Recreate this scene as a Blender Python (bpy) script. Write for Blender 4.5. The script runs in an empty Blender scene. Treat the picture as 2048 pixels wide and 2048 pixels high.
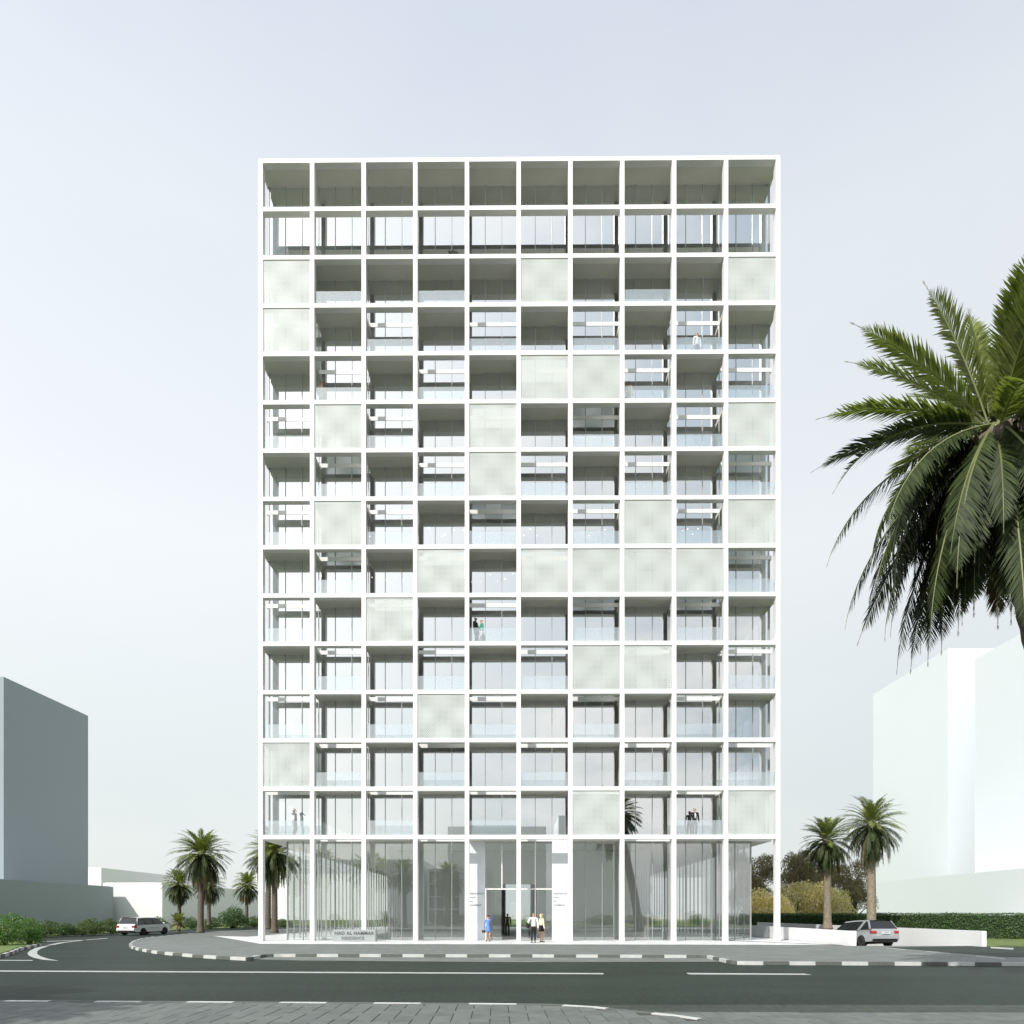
import bpy, bmesh, math, random
from mathutils import Vector, Matrix, noise
R = math.radians
SC = bpy.context.scene
COL = SC.collection
# ------------------------------------------------------------------ camera, sky, sun, exposure
YAW = 0.00646
D0 = 42.30
EYE = 1.68
cam_d = bpy.data.cameras.new('camera'); cam = bpy.data.objects.new('camera', cam_d); COL.objects.link(cam)
cam.location = (0, -D0, EYE); cam.rotation_euler = (R(90), 0, YAW)
cam_d.lens = 24; cam_d.sensor_width = 36; cam_d.shift_y = (1828-1024)/2048; cam_d.clip_end = 4000; cam_d.clip_start = .1
SC.camera = cam
SC.view_settings.view_transform = 'Standard'; SC.view_settings.look = 'None'
SC.view_settings.exposure = 0.0; SC.view_settings.gamma = 1
SC.cycles.max_bounces = 8; SC.cycles.transparent_max_bounces = 24; SC.cycles.glossy_bounces = 4
SC.cycles.diffuse_bounces = 5; SC.cycles.caustics_reflective = False; SC.cycles.caustics_refractive = False
SUN_EL = R(40); SUN_AZ = R(35)      # azimuth: from the left, measured from the facade normal
sdir = Vector((-math.sin(SUN_AZ)*math.cos(SUN_EL), -math.cos(SUN_AZ)*math.cos(SUN_EL), math.sin(SUN_EL)))
sl = bpy.data.lights.new('sun', 'SUN'); so = bpy.data.objects.new('sun', sl); COL.objects.link(so)
sl.energy = 4.2; sl.angle = R(.5); sl.color = (1, .965, .9)
so.rotation_euler = sdir.to_track_quat('Z', 'Y').to_euler(); so.location = (-40, -60, 60)
W = bpy.data.worlds.new('World'); SC.world = W; W.use_nodes = True
nt = W.node_tree; N = nt.nodes; L = nt.links; N.clear()
out = N.new('ShaderNodeOutputWorld'); bg = N.new('ShaderNodeBackground'); L.new(bg.outputs[0], out.inputs[0])
sky = N.new('ShaderNodeTexSky'); sky.sky_type = 'NISHITA'; sky.sun_disc = False; sky.sun_elevation = SUN_EL
sky.sun_rotation = math.atan2(sdir.x, sdir.y); sky.dust_density = 3; sky.ozone_density = 1
ss = N.new('ShaderNodeMix'); ss.data_type = 'RGBA'; ss.blend_type = 'MULTIPLY'; ss.inputs[0].default_value = 1
L.new(sky.outputs[0], ss.inputs[6]); ss.inputs[7].default_value = (.09, .09, .09, 1)
tc = N.new('ShaderNodeTexCoord'); sep = N.new('ShaderNodeSeparateXYZ'); L.new(tc.outputs['Generated'], sep.inputs[0])
rp = N.new('ShaderNodeValToRGB'); L.new(sep.outputs[2], rp.inputs[0])
cr = rp.color_ramp; cr.elements[0].position = 0; cr.elements[0].color = (.84, .88, .86, 1)
cr.elements[1].position = 1; cr.elements[1].color = (.56, .66, .82, 1)
for p, c in ((.16, (.84, .90, .885, 1)), (.45, (.97, 1.01, 1.03, 1)), (.68, (.88, .94, 1.0, 1)), (.82, (.72, .79, .91, 1))):
    e = cr.elements.new(p); e.color = c
nz = N.new('ShaderNodeTexNoise'); nz.inputs['Scale'].default_value = 2.6; nz.inputs['Detail'].default_value = 7; nz.inputs['Roughness'].default_value = .55
mp = N.new('ShaderNodeMapping'); mp.inputs['Scale'].default_value = (1, 1, 2.2); L.new(tc.outputs['Generated'], mp.inputs[0]); L.new(mp.outputs[0], nz.inputs[0])
nr = N.new('ShaderNodeMapRange'); nr.inputs[1].default_value = .46; nr.inputs[2].default_value = .63; nr.inputs[3].default_value = 0; nr.inputs[4].default_value = 1
L.new(nz.outputs[0], nr.inputs[0])
# clouds: broken towards the south (behind the viewer), only thin veil to the north
cy = N.new('ShaderNodeMapRange'); cy.inputs[1].default_value = -.2; cy.inputs[2].default_value = .3; cy.inputs[3].default_value = .85; cy.inputs[4].default_value = .08
L.new(sep.outputs[1], cy.inputs[0])
cm = N.new('ShaderNodeMath'); cm.operation = 'MULTIPLY'; L.new(nr.outputs[0], cm.inputs[0]); L.new(cy.outputs[0], cm.inputs[1])
hz = N.new('ShaderNodeMix'); hz.data_type = 'RGBA'; hz.inputs[0].default_value = .82
L.new(ss.outputs[2], hz.inputs[6]); L.new(rp.outputs[0], hz.inputs[7])
cl = N.new('ShaderNodeMix'); cl.data_type = 'RGBA'; L.new(cm.outputs[0], cl.inputs[0]); L.new(hz.outputs[2], cl.inputs[6]); cl.inputs[7].default_value = (1.0, .98, .96, 1)
# aureole of the hazy air around the sun
dt = N.new('ShaderNodeVectorMath'); dt.operation = 'DOT_PRODUCT'; L.new(tc.outputs['Generated'], dt.inputs[0]); dt.inputs[1].default_value = sdir
d0 = N.new('ShaderNodeMath'); d0.operation = 'MAXIMUM'; L.new(dt.outputs['Value'], d0.inputs[0]); d0.inputs[1].default_value = 0
d1 = N.new('ShaderNodeMath'); d1.operation = 'POWER'; L.new(d0.outputs[0], d1.inputs[0]); d1.inputs[1].default_value = 3
gl = N.new('ShaderNodeMix'); gl.data_type = 'RGBA'; gl.blend_type = 'ADD'; gl.inputs[7].default_value = (.42, .42, .40, 1); L.new(d1.outputs[0], gl.inputs[0]); L.new(cl.outputs[2], gl.inputs[6])
# brighter air on the sun side (left) of the view
lf = N.new('ShaderNodeMapRange'); lf.inputs[1].default_value = -.7; lf.inputs[2].default_value = .5; lf.inputs[3].default_value = 1.13; lf.inputs[4].default_value = 1.0; L.new(sep.outputs[0], lf.inputs[0])
# clearer, deeper blue air in the south-east (behind the viewer, away from the sun's haze)
e1 = N.new('ShaderNodeMapRange'); e1.interpolation_type = 'SMOOTHSTEP'; e1.inputs[1].default_value = -.25; e1.inputs[2].default_value = .30; e1.inputs[3].default_value = 0; e1.inputs[4].default_value = 1; L.new(sep.outputs[0], e1.inputs[0])
e2 = N.new('ShaderNodeMapRange'); e2.interpolation_type = 'SMOOTHSTEP'; e2.inputs[1].default_value = .0; e2.inputs[2].default_value = -.5; e2.inputs[3].default_value = 0; e2.inputs[4].default_value = 1; L.new(sep.outputs[1], e2.inputs[0])
e3 = N.new('ShaderNodeMath'); e3.operation = 'MULTIPLY'; L.new(e1.outputs[0], e3.inputs[0]); L.new(e2.outputs[0], e3.inputs[1])
e4 = N.new('ShaderNodeMix'); e4.data_type = 'RGBA'; e4.blend_type = 'MULTIPLY'; e4.inputs[7].default_value = (.60, .67, .74, 1); L.new(e3.outputs[0], e4.inputs[0]); L.new(hz.outputs[2], e4.inputs[6]); L.new(e4.outputs[2], cl.inputs[6])
L.new(lf.outputs[0], bg.inputs[1]); L.new(gl.outputs[2], bg.inputs[0])

# ------------------------------------------------------------------ helpers
F = 24/36*2048
def PD(px, d, z=0.0):
    lat = (px-1024)/F*d
    return Vector((lat*math.cos(YAW)-d*math.sin(YAW), -D0+lat*math.sin(YAW)+d*math.cos(YAW), z))
def G(px, py, z=0.0):
    return PD(px, F*(EYE-z)/(py-1828), z)
def ZP(py, d): return EYE-(py-1828)/F*d

def mat(name, col, rough=.6, metal=0, var=0, nscale=8, ndetail=4, bump=0, bscale=60, island=0, trans=0, spec=None, coat=0):
    m = bpy.data.materials.new(name); m.use_nodes = True
    n = m.node_tree.nodes; l = m.node_tree.links; b = n['Principled BSDF']
    b.inputs['Base Color'].default_value = (*col, 1); b.inputs['Roughness'].default_value = rough; b.inputs['Metallic'].default_value = metal
    if spec is not None: b.inputs['Specular IOR Level'].default_value = spec
    if coat: b.inputs['Coat Weight'].default_value = coat
    last = None
    if var or island:
        rgb = n.new('ShaderNodeRGB'); rgb.outputs[0].default_value = (*col, 1); last = rgb.outputs[0]
    if var:
        t = n.new('ShaderNodeTexCoord'); x = n.new('ShaderNodeTexNoise'); x.inputs['Scale'].default_value = nscale; x.inputs['Detail'].default_value = ndetail
        l.new(t.outputs['Object'], x.inputs[0])
        mr = n.new('ShaderNodeMapRange'); mr.inputs[1].default_value = .3; mr.inputs[2].default_value = .7; mr.inputs[3].default_value = 1-var; mr.inputs[4].default_value = 1+var
        l.new(x.outputs[0], mr.inputs[0])
        mm = n.new('ShaderNodeVectorMath'); mm.operation = 'SCALE'; l.new(last, mm.inputs[0]); l.new(mr.outputs[0], mm.inputs['Scale']); last = mm.outputs[0]
    if island:
        g = n.new('ShaderNodeNewGeometry'); mr = n.new('ShaderNodeMapRange'); mr.inputs[3].default_value = 1-island; mr.inputs[4].default_value = 1+island
        l.new(g.outputs['Random Per Island'], mr.inputs[0])
        mm = n.new('ShaderNodeVectorMath'); mm.operation = 'SCALE'; l.new(last, mm.inputs[0]); l.new(mr.outputs[0], mm.inputs['Scale']); last = mm.outputs[0]
    if last: l.new(last, b.inputs['Base Color'])
    if bump:
        t = n.new('ShaderNodeTexCoord'); x = n.new('ShaderNodeTexNoise'); x.inputs['Scale'].default_value = bscale; x.inputs['Detail'].default_value = 3
        l.new(t.outputs['Object'], x.inputs[0]); bp = n.new('ShaderNodeBump'); bp.inputs['Strength'].default_value = bump; bp.inputs['Distance'].default_value = .02
        l.new(x.outputs[0], bp.inputs['Height']); l.new(bp.outputs[0], b.inputs['Normal'])
    if trans:
        tr = n.new('ShaderNodeBsdfTranslucent'); mx = n.new('ShaderNodeMixShader'); mx.inputs[0].default_value = trans
        tr.inputs[0].default_value = (col[0]*1.6, col[1]*1.8, col[2]*.9, 1)
        o = n['Material Output']; l.new(b.outputs[0], mx.inputs[1]); l.new(tr.outputs[0], mx.inputs[2]); l.new(mx.outputs[0], o.inputs[0])
    return m
def glass(name, refl, tint, gcol=(1, 1, 1), milk=0):
    m = bpy.data.materials.new(name); m.use_nodes = True; n = m.node_tree.nodes; l = m.node_tree.links; n.clear()
    o = n.new('ShaderNodeOutputMaterial'); g = n.new('ShaderNodeBsdfGlossy'); g.inputs['Roughness'].default_value = 0; g.inputs[0].default_value = (*gcol, 1)
    t = n.new('ShaderNodeBsdfTransparent'); t.inputs[0].default_value = (*tint, 1)
    x = n.new('ShaderNodeMixShader'); lw = n.new('ShaderNodeLayerWeight'); lw.inputs[0].default_value = .3
    mr = n.new('ShaderNodeMapRange'); mr.inputs[3].default_value = refl; mr.inputs[4].default_value = min(1, refl+.45)
    l.new(lw.outputs['Fresnel'], mr.inputs[0]); l.new(mr.outputs[0], x.inputs[0])
    l.new(t.outputs[0], x.inputs[1]); l.new(g.outputs[0], x.inputs[2]); last = x
    if milk:
        d = n.new('ShaderNodeBsdfDiffuse'); d.inputs[0].default_value = (.8, .88, .92, 1); y = n.new('ShaderNodeMixShader'); y.inputs[0].default_value = milk
        l.new(x.outputs[0], y.inputs[1]); l.new(d.outputs[0], y.inputs[2]); last = y
    l.new(last.outputs[0], o.inputs[0]); return m

class MB:
    def __init__(s): s.v = []; s.f = []; s.m = []
    def add(s, vs, fs, mi=0):
        b = len(s.v); s.v += [tuple(v) for v in vs]; s.f += [tuple(b+i for i in f) for f in fs]; s.m += [mi]*len(fs); return s
    def box(s, x0, x1, y0, y1, z0, z1, mi=0):
        vs = [(x, y, z) for z in (z0, z1) for y in (y0, y1) for x in (x0, x1)]
        return s.add(vs, [(0, 2, 3, 1), (4, 5, 7, 6), (0, 1, 5, 4), (2, 6, 7, 3), (0, 4, 6, 2), (1, 3, 7, 5)], mi)
    def prism(s, pts, z0, z1, mi=0):
        n = len(pts); a = sum(pts[i][0]*pts[(i+1) % n][1]-pts[(i+1) % n][0]*pts[i][1] for i in range(n))
        if a < 0: pts = pts[::-1]
        vs = [(p[0], p[1], z0) for p in pts]+[(p[0], p[1], z1) for p in pts]
        return s.add(vs, [tuple(range(n, 2*n)), tuple(range(n-1, -1, -1))]+[(i, (i+1) % n, n+(i+1) % n, n+i) for i in range(n)], mi)
    def sheet(s, pts, z, mi=0):
        n = len(pts); a = sum(pts[i][0]*pts[(i+1) % n][1]-pts[(i+1) % n][0]*pts[i][1] for i in range(n))
        if a < 0: pts = pts[::-1]
        return s.add([(p[0], p[1], z) for p in pts], [tuple(range(n))], mi)
    def tube(s, pts, rad, n=8, mi=0, cap=True):
        pts = [Vector(p) for p in pts]; rr = rad if isinstance(rad, (list, tuple)) else [rad]*len(pts)
        vs = []; up = Vector((0, 0, 1))
        for i, p in enumerate(pts):
            t = (pts[min(i+1, len(pts)-1)]-pts[max(i-1, 0)]).normalized()
            a = t.cross(up if abs(t.z) < .95 else Vector((0, 1, 0))).normalized(); b = t.cross(a)
            vs += [p+(a*math.cos(k*2*math.pi/n)+b*math.sin(k*2*math.pi/n))*rr[i] for k in range(n)]
        fs = [(i*n+k, i*n+(k+1) % n, (i+1)*n+(k+1) % n, (i+1)*n+k) for i in range(len(pts)-1) for k in range(n)]
        if cap: fs += [tuple(range(n-1, -1, -1)), tuple((len(pts)-1)*n+k for k in range(n))]
        return s.add(vs, fs, mi)
    def lathe(s, prof, cx=0, cy=0, cz=0, n=16, mi=0, ax='z'):
        vs = []
        for r, h in prof:
            for k in range(n):
                a = k*2*math.pi/n; c, d = r*math.cos(a), r*math.sin(a)
                vs.append((cx+c, cy+d, cz+h) if ax == 'z' else (cx+c, cy+h, cz+d))
        fs = [(i*n+k, i*n+(k+1) % n, (i+1)*n+(k+1) % n, (i+1)*n+k) for i in range(len(prof)-1) for k in range(n)]
        fs += [tuple(range(n-1, -1, -1)), tuple((len(prof)-1)*n+k for k in range(n))]
        return s.add(vs, fs, mi)
    def mesh(s, name, mats, smooth=False):
        me = bpy.data.meshes.new(name); me.from_pydata(s.v, [], s.f)
        for m in (mats if isinstance(mats, (list, tuple)) else [mats]): me.materials.append(m)
        me.polygons.foreach_set('material_index', s.m)
        if smooth: me.polygons.foreach_set('use_smooth', [True]*len(s.f))
        me.update(); return me
    def build(s, name, mats, parent=None, smooth=False, bevel=0):
        o = bpy.data.objects.new(name, s.mesh(name, mats, smooth)); COL.objects.link(o)
        if parent: o.parent = parent
        if bevel:
            b = o.modifiers.new('b', 'BEVEL'); b.width = bevel; b.segments = 2; b.limit_method = 'ANGLE'
        return o
def tag(o, label=None, cat=None, group=None, kind=None):
    if label: o['label'] = label
    if cat: o['category'] = cat
    if group: o['group'] = group
    if kind: o['kind'] = kind
    return o
def empty(name, loc, rz=0):
    o = bpy.data.objects.new(name, None); COL.objects.link(o); o.location = loc; o.rotation_euler = (0, 0, rz); o.empty_display_size = .3
    return o
def dup(root, loc, rz=0, scale=1, label=None, name=None):
    def cp(o, par):
        c = o.copy(); COL.objects.link(c); c.parent = par
        for ch in o.children: cp(ch, c)
        return c
    r = cp(root, None); r.location = loc; r.rotation_euler = (0, 0, rz); r.scale = (scale,)*3
    if label: r['label'] = label
    return r

M = {}
M['white'] = mat('white_render', (.80, .80, .79), .55, var=.02, nscale=.6)
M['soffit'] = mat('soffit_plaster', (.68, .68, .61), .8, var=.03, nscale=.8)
M['alu'] = mat('grey_aluminium', (.38, .39, .39), .4, .2)
M['darkwall'] = mat('grey_wall', (.78, .79, .78), .7, var=.03, nscale=.5)
M['carglass'] = mat('dark_glass', (.012, .014, .015), .06, spec=.8)
M['marble'] = mat('white_marble', (.72, .75, .78), .3, var=.05, nscale=1.2, ndetail=8)
M['glass'] = glass('facade_glass', .70, (.74, .78, .79), (.97, .99, 1))
M['gglass'] = glass('ground_glass', .29, (.95, .97, .96), (.97, .99, .99))
M['rglass'] = glass('balustrade_glass', .18, (.92, .96, .98), (1, 1, 1), .09)
M['inner'] = mat('interior_floor', (.55, .55, .53), .5)
M['asphalt'] = None
M['white_block'] = mat('pale_render', (.80, .81, .82), .7, var=.015, nscale=.05)
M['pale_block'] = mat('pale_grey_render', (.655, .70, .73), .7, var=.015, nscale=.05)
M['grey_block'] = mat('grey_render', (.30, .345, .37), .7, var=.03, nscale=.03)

# screen panel with perforations
def screen_mat():
    m = bpy.data.materials.new('perforated_screen'); m.use_nodes = True; n = m.node_tree.nodes; l = m.node_tree.links; b = n['Principled BSDF']
    b.inputs['Base Color'].default_value = (.78, .81, .802, 1); b.inputs['Roughness'].default_value = .5
    t = n.new('ShaderNodeTexCoord'); s = n.new('ShaderNodeSeparateXYZ'); l.new(t.outputs['Object'], s.inputs[0])
    def mth(op, a, bb=None, c=None):
        x = n.new('ShaderNodeMath'); x.operation = op
        for i, v in enumerate((a, bb, c)):
            if v is None: continue
            if isinstance(v, (int, float)): x.inputs[i].default_value = v
            else: l.new(v, x.inputs[i])
        return x.outputs[0]
    k = 2*math.pi/.105
    sx = mth('SINE', mth('MULTIPLY', mth('ADD', s.outputs[0], s.outputs[2]), k*.7071)); sz = mth('SINE', mth('MULTIPLY', mth('SUBTRACT', s.outputs[0], s.outputs[2]), k*.7071))
    p = mth('ADD', sx, sz)
    g = mth('MULTIPLY', mth('COSINE', mth('MULTIPLY', s.outputs[0], math.pi/1.08)), mth('COSINE', mth('MULTIPLY', s.outputs[2], math.pi/1.05)))
    th = n.new('ShaderNodeMapRange'); th.inputs[1].default_value = -1; th.inputs[2].default_value = .9; th.inputs[3].default_value = 1.6; th.inputs[4].default_value = .75
    l.new(g, th.inputs[0])
    hole = mth('GREATER_THAN', p, th.outputs[0])
    tr = n.new('ShaderNodeBsdfTransparent'); mx = n.new('ShaderNodeMixShader'); tl = n.new('ShaderNodeBsdfTranslucent'); tl.inputs[0].default_value = (.72, .78, .76, 1); m0 = n.new('ShaderNodeMixShader'); m0.inputs[0].default_value = .34
    l.new(b.outputs[0], m0.inputs[1]); l.new(tl.outputs[0], m0.inputs[2]); l.new(hole, mx.inputs[0]); l.new(m0.outputs[0], mx.inputs[1]); l.new(tr.outputs[0], mx.inputs[2])
    l.new(mx.outputs[0], n['Material Output'].inputs[0]); return m
M['screen'] = screen_mat()

def asphalt_mat(name, base, speck):
    m = bpy.data.materials.new(name); m.use_nodes = True; n = m.node_tree.nodes; l = m.node_tree.links; b = n['Principled BSDF']
    t = n.new('ShaderNodeTexCoord')
    big = n.new('ShaderNodeTexNoise'); big.inputs['Scale'].default_value = .35; big.inputs['Detail'].default_value = 5
    mpp = n.new('ShaderNodeMapping'); mpp.inputs['Scale'].default_value = (.4, 1.6, 1); l.new(t.outputs['Object'], mpp.inputs[0]); l.new(mpp.outputs[0], big.inputs[0])
    fine = n.new('ShaderNodeTexNoise'); fine.inputs['Scale'].default_value = 9; fine.inputs['Detail'].default_value = 7; fine.inputs['Roughness'].default_value = .95; fm = n.new('ShaderNodeMapping'); fm.inputs['Scale'].default_value = (1.2, .22, 1); l.new(t.outputs['Object'], fm.inputs[0]); l.new(fm.outputs[0], fine.inputs[0])
    r1 = n.new('ShaderNodeMapRange'); r1.inputs[1].default_value = .3; r1.inputs[2].default_value = .7; r1.inputs[3].default_value = .75; r1.inputs[4].default_value = 1.3; l.new(big.outputs[0], r1.inputs[0])
    r2 = n.new('ShaderNodeMapRange'); r2.inputs[1].default_value = .35; r2.inputs[2].default_value = .7; r2.inputs[3].default_value = .4; r2.inputs[4].default_value = 1.1+speck; l.new(fine.outputs[0], r2.inputs[0])
    mu = n.new('ShaderNodeMath'); mu.operation = 'MULTIPLY'; l.new(r1.outputs[0], mu.inputs[0]); l.new(r2.outputs[0], mu.inputs[1])
    v = n.new('ShaderNodeVectorMath'); v.operation = 'SCALE'; v.inputs[0].default_value = base; l.new(mu.outputs[0], v.inputs['Scale']); l.new(v.outputs[0], b.inputs['Base Color'])
    b.inputs['Roughness'].default_value = .58; b.inputs['Specular IOR Level'].default_value = .16
    bp = n.new('ShaderNodeBump'); bp.inputs['Strength'].default_value = .25; bp.inputs['Distance'].default_value = .01; l.new(fine.outputs[0], bp.inputs['Height']); l.new(bp.outputs[0], b.inputs['Normal'])
    return m
M['asphalt'] = asphalt_mat('asphalt', (.010, .0170, .0118), 1.8)
M['grit'] = asphalt_mat('gritty_asphalt', (.050, .060, .050), .9)
def brick_mat(name, c1, c2, mortar, w, h, ms, rot=0, rough=.7):
    m = bpy.data.materials.new(name); m.use_nodes = True; n = m.node_tree.nodes; l = m.node_tree.links; b = n['Principled BSDF']
    t = n.new('ShaderNodeTexCoord'); mp_ = n.new('ShaderNodeMapping'); mp_.inputs['Rotation'].default_value = (0, 0, rot); l.new(t.outputs['Object'], mp_.inputs[0])
    k = n.new('ShaderNodeTexBrick'); k.inputs['Color1'].default_value = (*c1, 1); k.inputs['Color2'].default_value = (*c2, 1); k.inputs['Mortar'].default_value = (*mortar, 1)
    k.inputs['Scale'].default_value = 1; k.inputs['Mortar Size'].default_value = ms; k.inputs['Brick Width'].default_value = w; k.inputs['Row Height'].default_value = h
    l.new(mp_.outputs[0], k.inputs[0])
    x = n.new('ShaderNodeTexNoise'); x.inputs['Scale'].default_value = .8; x.inputs['Detail'].default_value = 6; l.new(t.outputs['Object'], x.inputs[0])
    mr = n.new('ShaderNodeMapRange'); mr.inputs[1].default_value = .3; mr.inputs[2].default_value = .7; mr.inputs[3].default_value = .86; mr.inputs[4].default_value = 1.14; l.new(x.outputs[0], mr.inputs[0])
    v = n.new('ShaderNodeVectorMath'); v.operation = 'SCALE'; l.new(k.outputs[0], v.inputs[0]); l.new(mr.outputs[0], v.inputs['Scale']); l.new(v.outputs[0], b.inputs['Base Color'])
    b.inputs['Roughness'].default_value = rough; return m
M['paver'] = brick_mat('grey_pavers', (.175, .19, .18), (.145, .16, .15), (.10, .11, .10), .6, .3, .015, R(35))
M['plaza'] = brick_mat('white_stone_plaza', (.74, .75, .75), (.70, .71, .71), (.42, .43, .43), .62, .62, .008, 0, .45)
M['slabp'] = mat('concrete_paver', (.125, .14, .13), .75, var=.16, nscale=3.5, ndetail=8, island=.10, bump=.15, bscale=25)
M['joint'] = mat('paver_joint', (.05, .056, .05), .9)
M['kerbw'] = mat('kerb_white_paint', (.55, .57, .55), .6, var=.08, nscale=6)
M['kerbd'] = mat('kerb_grey_concrete', (.115, .125, .115), .75, var=.1, nscale=6)
M['line'] = mat('road_paint', (.40, .42, .40), .6, var=.12, nscale=5, ndetail=8)
M['lawn'] = mat('lawn_grass', (.12, .17, .045), .9, var=.3, nscale=1.2, ndetail=8, bump=.4, bscale=90)
M['soil'] = mat('sandy_ground', (.40, .40, .36), .9, var=.12, nscale=.05, ndetail=8)
M['wallw'] = mat('white_parapet_render', (.80, .81, .82), .6, var=.02, nscale=.7)
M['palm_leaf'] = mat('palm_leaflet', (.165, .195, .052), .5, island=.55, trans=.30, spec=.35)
M['palm_old_shaded'] = mat('palm_leaflet_old_shaded', (.034, .050, .014), .55, island=.6, trans=.16, spec=.25)  # older lower fronds, with the crown's shade painted into a darker leaf colour
M['palm_dark'] = mat('palm_leaflet_dry', (.17, .135, .075), .6, island=.4, trans=.15)
M['rachis'] = mat('palm_rachis', (.17, .19, .075), .5)
M['trunk'] = mat('palm_trunk_bark', (.25, .21, .155), .9, var=.35, nscale=9, ndetail=8, bump=.9, bscale=16)
M['trunkd'] = mat('dark_palm_bark', (.13, .11, .085), .9, var=.35, nscale=9, ndetail=8, bump=.9, bscale=16)
M['bark'] = mat('tree_bark', (.13, .10, .075), .9, var=.3, nscale=10, bump=.6, bscale=20)
M['leafa'] = mat('shrub_leaf', (.080, .130, .034), .5, island=.45, trans=.25)
M['leafb'] = mat('hedge_leaf', (.065, .125, .036), .5, island=.5, trans=.25)
M['leafc'] = mat('olive_leaf', (.21, .18, .10), .6, island=.45, trans=.2)
M['leafd'] = mat('yellow_leaf', (.80, .68, .40), .6, island=.45, trans=.25)
M['leafe'] = mat('bright_shrub_leaf', (.085, .170, .03), .5, island=.45, trans=.3)

# ------------------------------------------------------------------ ground
def st(name, mb, m, **k): return tag(mb.build(name, m, **k), kind='structure')
RX0, RX1, RY0, RY1 = 17.75, 24.0, -5.5, 20.0        # ramp hole
gb = MB(); B = 1500
gb.box(-B, B, -B, RY0, -3.2, -.16); gb.box(-B, B, RY1, B, -3.2, -.16); gb.box(-B, RX0-.3, RY0, RY1, -3.2, -.16); gb.box(RX1+.3, B, RY0, RY1, -3.2, -.16)
st('ground', gb, M['soil'])
ZR = -.12
near = [G(-900, 1996, 0), G(0, 2001, 0), G(480, 2003.5, 0), G(960, 2006.5, 0), G(1100, 2008, 0), G(1190, 2013, 0), G(1250, 2019.5, 0), G(1353, 2030, 0), G(1470, 2046, 0), G(1600, 2085, 0), G(1680, 2140, 0)]
road = MB().sheet([(-160, -29.2), (-160, 38), (-20, 45), (-20, 8), (60, 8), (160, 8), (160, -34), (4.2, -34)], ZR)
road = MB().sheet([(-160, -37), (160, -37), (160, -6.2), (17.0, -6.2), (-16.5, -6.0), (-17, 60), (-160, 60)], ZR)
st('road', road, M['asphalt'])
grit = MB().sheet([G(1180, 2010, ZR+.004), G(1500, 2009.5, ZR+.004), G(2500, 2011, ZR+.004), G(2700, 2027, ZR+.004), G(1300, 2025, ZR+.004)], ZR+.004)
st('road_shoulder', grit, M['grit'])
# near pavement: herringbone concrete pavers on a dark bed
nb = [(p.x, p.y) for p in near]
bed = nb+[(14, -44), (14, -60), (-32, -60)]
st('pavement', MB().prism(bed, -.158, -.012), M['joint'])
def inside(x, y, poly):
    c = False; n = len(poly)
    for i in range(n):
        x1, y1 = poly[i]; x2, y2 = poly[(i+1) % n]
        if (y1 > y) != (y2 > y) and x < (x2-x1)*(y-y1)/(y2-y1)+x1: c = not c
    return c
random.seed(4)
pv = MB(); U = .31; g_ = .007
ang = R(1.5)
right_poly = [tuple(G(1290, 2026, ZR)[:2]), tuple(G(2600, 2028, ZR)[:2]), (14, -34), (14, -44), (3.3, -44)]
def paver(x0, y0, w, h, lim, z, thick=.02):
    cx, cy = x0+w/2, y0+h/2
    c, s = math.cos(ang), math.sin(ang)
    def T(x, y): return (x*c-y*s, x*s+y*c)
    pts = [T(x0+g_, y0+g_), T(x0+w-g_, y0+g_), T(x0+w-g_, y0+h-g_), T(x0+g_, y0+h-g_)]
    if callable(lim):
        if min(p[1] for p in pts) > min(lim(p[0]) for p in pts)-.06: return
        pts = [(p[0], min(p[1], lim(p[0]))) for p in pts]
    elif not all(inside(p[0], p[1], lim) for p in pts): return
    dz = random.uniform(-.0015, .0015); b = .006
    mx_, my_ = sum(p[0] for p in pts)/4, sum(p[1] for p in pts)/4
    i = [(p[0]+(b if p[0] < mx_ else -b), p[1]+(b if p[1] < my_ else -b)) for p in pts]
    pv.add([(p[0], p[1], z-thick) for p in pts]+[(p[0], p[1], z-.005+dz) for p in pts]+[(p[0], p[1], z+dz) for p in i],
           [(0, 1, 5, 4), (1, 2, 6, 5), (2, 3, 7, 6), (3, 0, 4, 7), (4, 5, 9, 8), (5, 6, 10, 9), (6, 7, 11, 10), (7, 4, 8, 11), (8, 9, 10, 11)])
def herring(lim, z, xa, xb, ya, yb):
    for i in range(int(xa/U)-2, int(xb/U)+2):
        for j in range(int(ya/U)-2, int(yb/U)+2):
            k = (i-j) % 4
            if k == 0: paver(i*U, j*U, 2*U, U, lim, z)
            elif k == 3: paver(i*U, (j)*U, U, 2*U, lim, z)
kerb_in = [(p.x, p.y-.13) for p in near]
lim_near = kerb_in+[(13.9, -44), (13.9, -46), (-31, -46)]
def ykerb(x):
    for a, b in zip(near[:-1], near[1:]):
        if a.x <= x <= b.x: return a.y+(b.y-a.y)*(x-a.x)/(b.x-a.x)-.14
    return near[0].y-.14 if x < near[0].x else near[-1].y-.14
herring(ykerb, 0, -24, near[-1].x-.1, -45, -27)
ra, rb = G(1290, 2026, ZR), G(2600, 2028, ZR)
herring(lambda x: ra.y+(rb.y-ra.y)*(x-ra.x)/(rb.x-ra.x), ZR+.02, 1.6, 14, -44, -29)
st('pavement_blocks', pv, M['slabp'])

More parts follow.
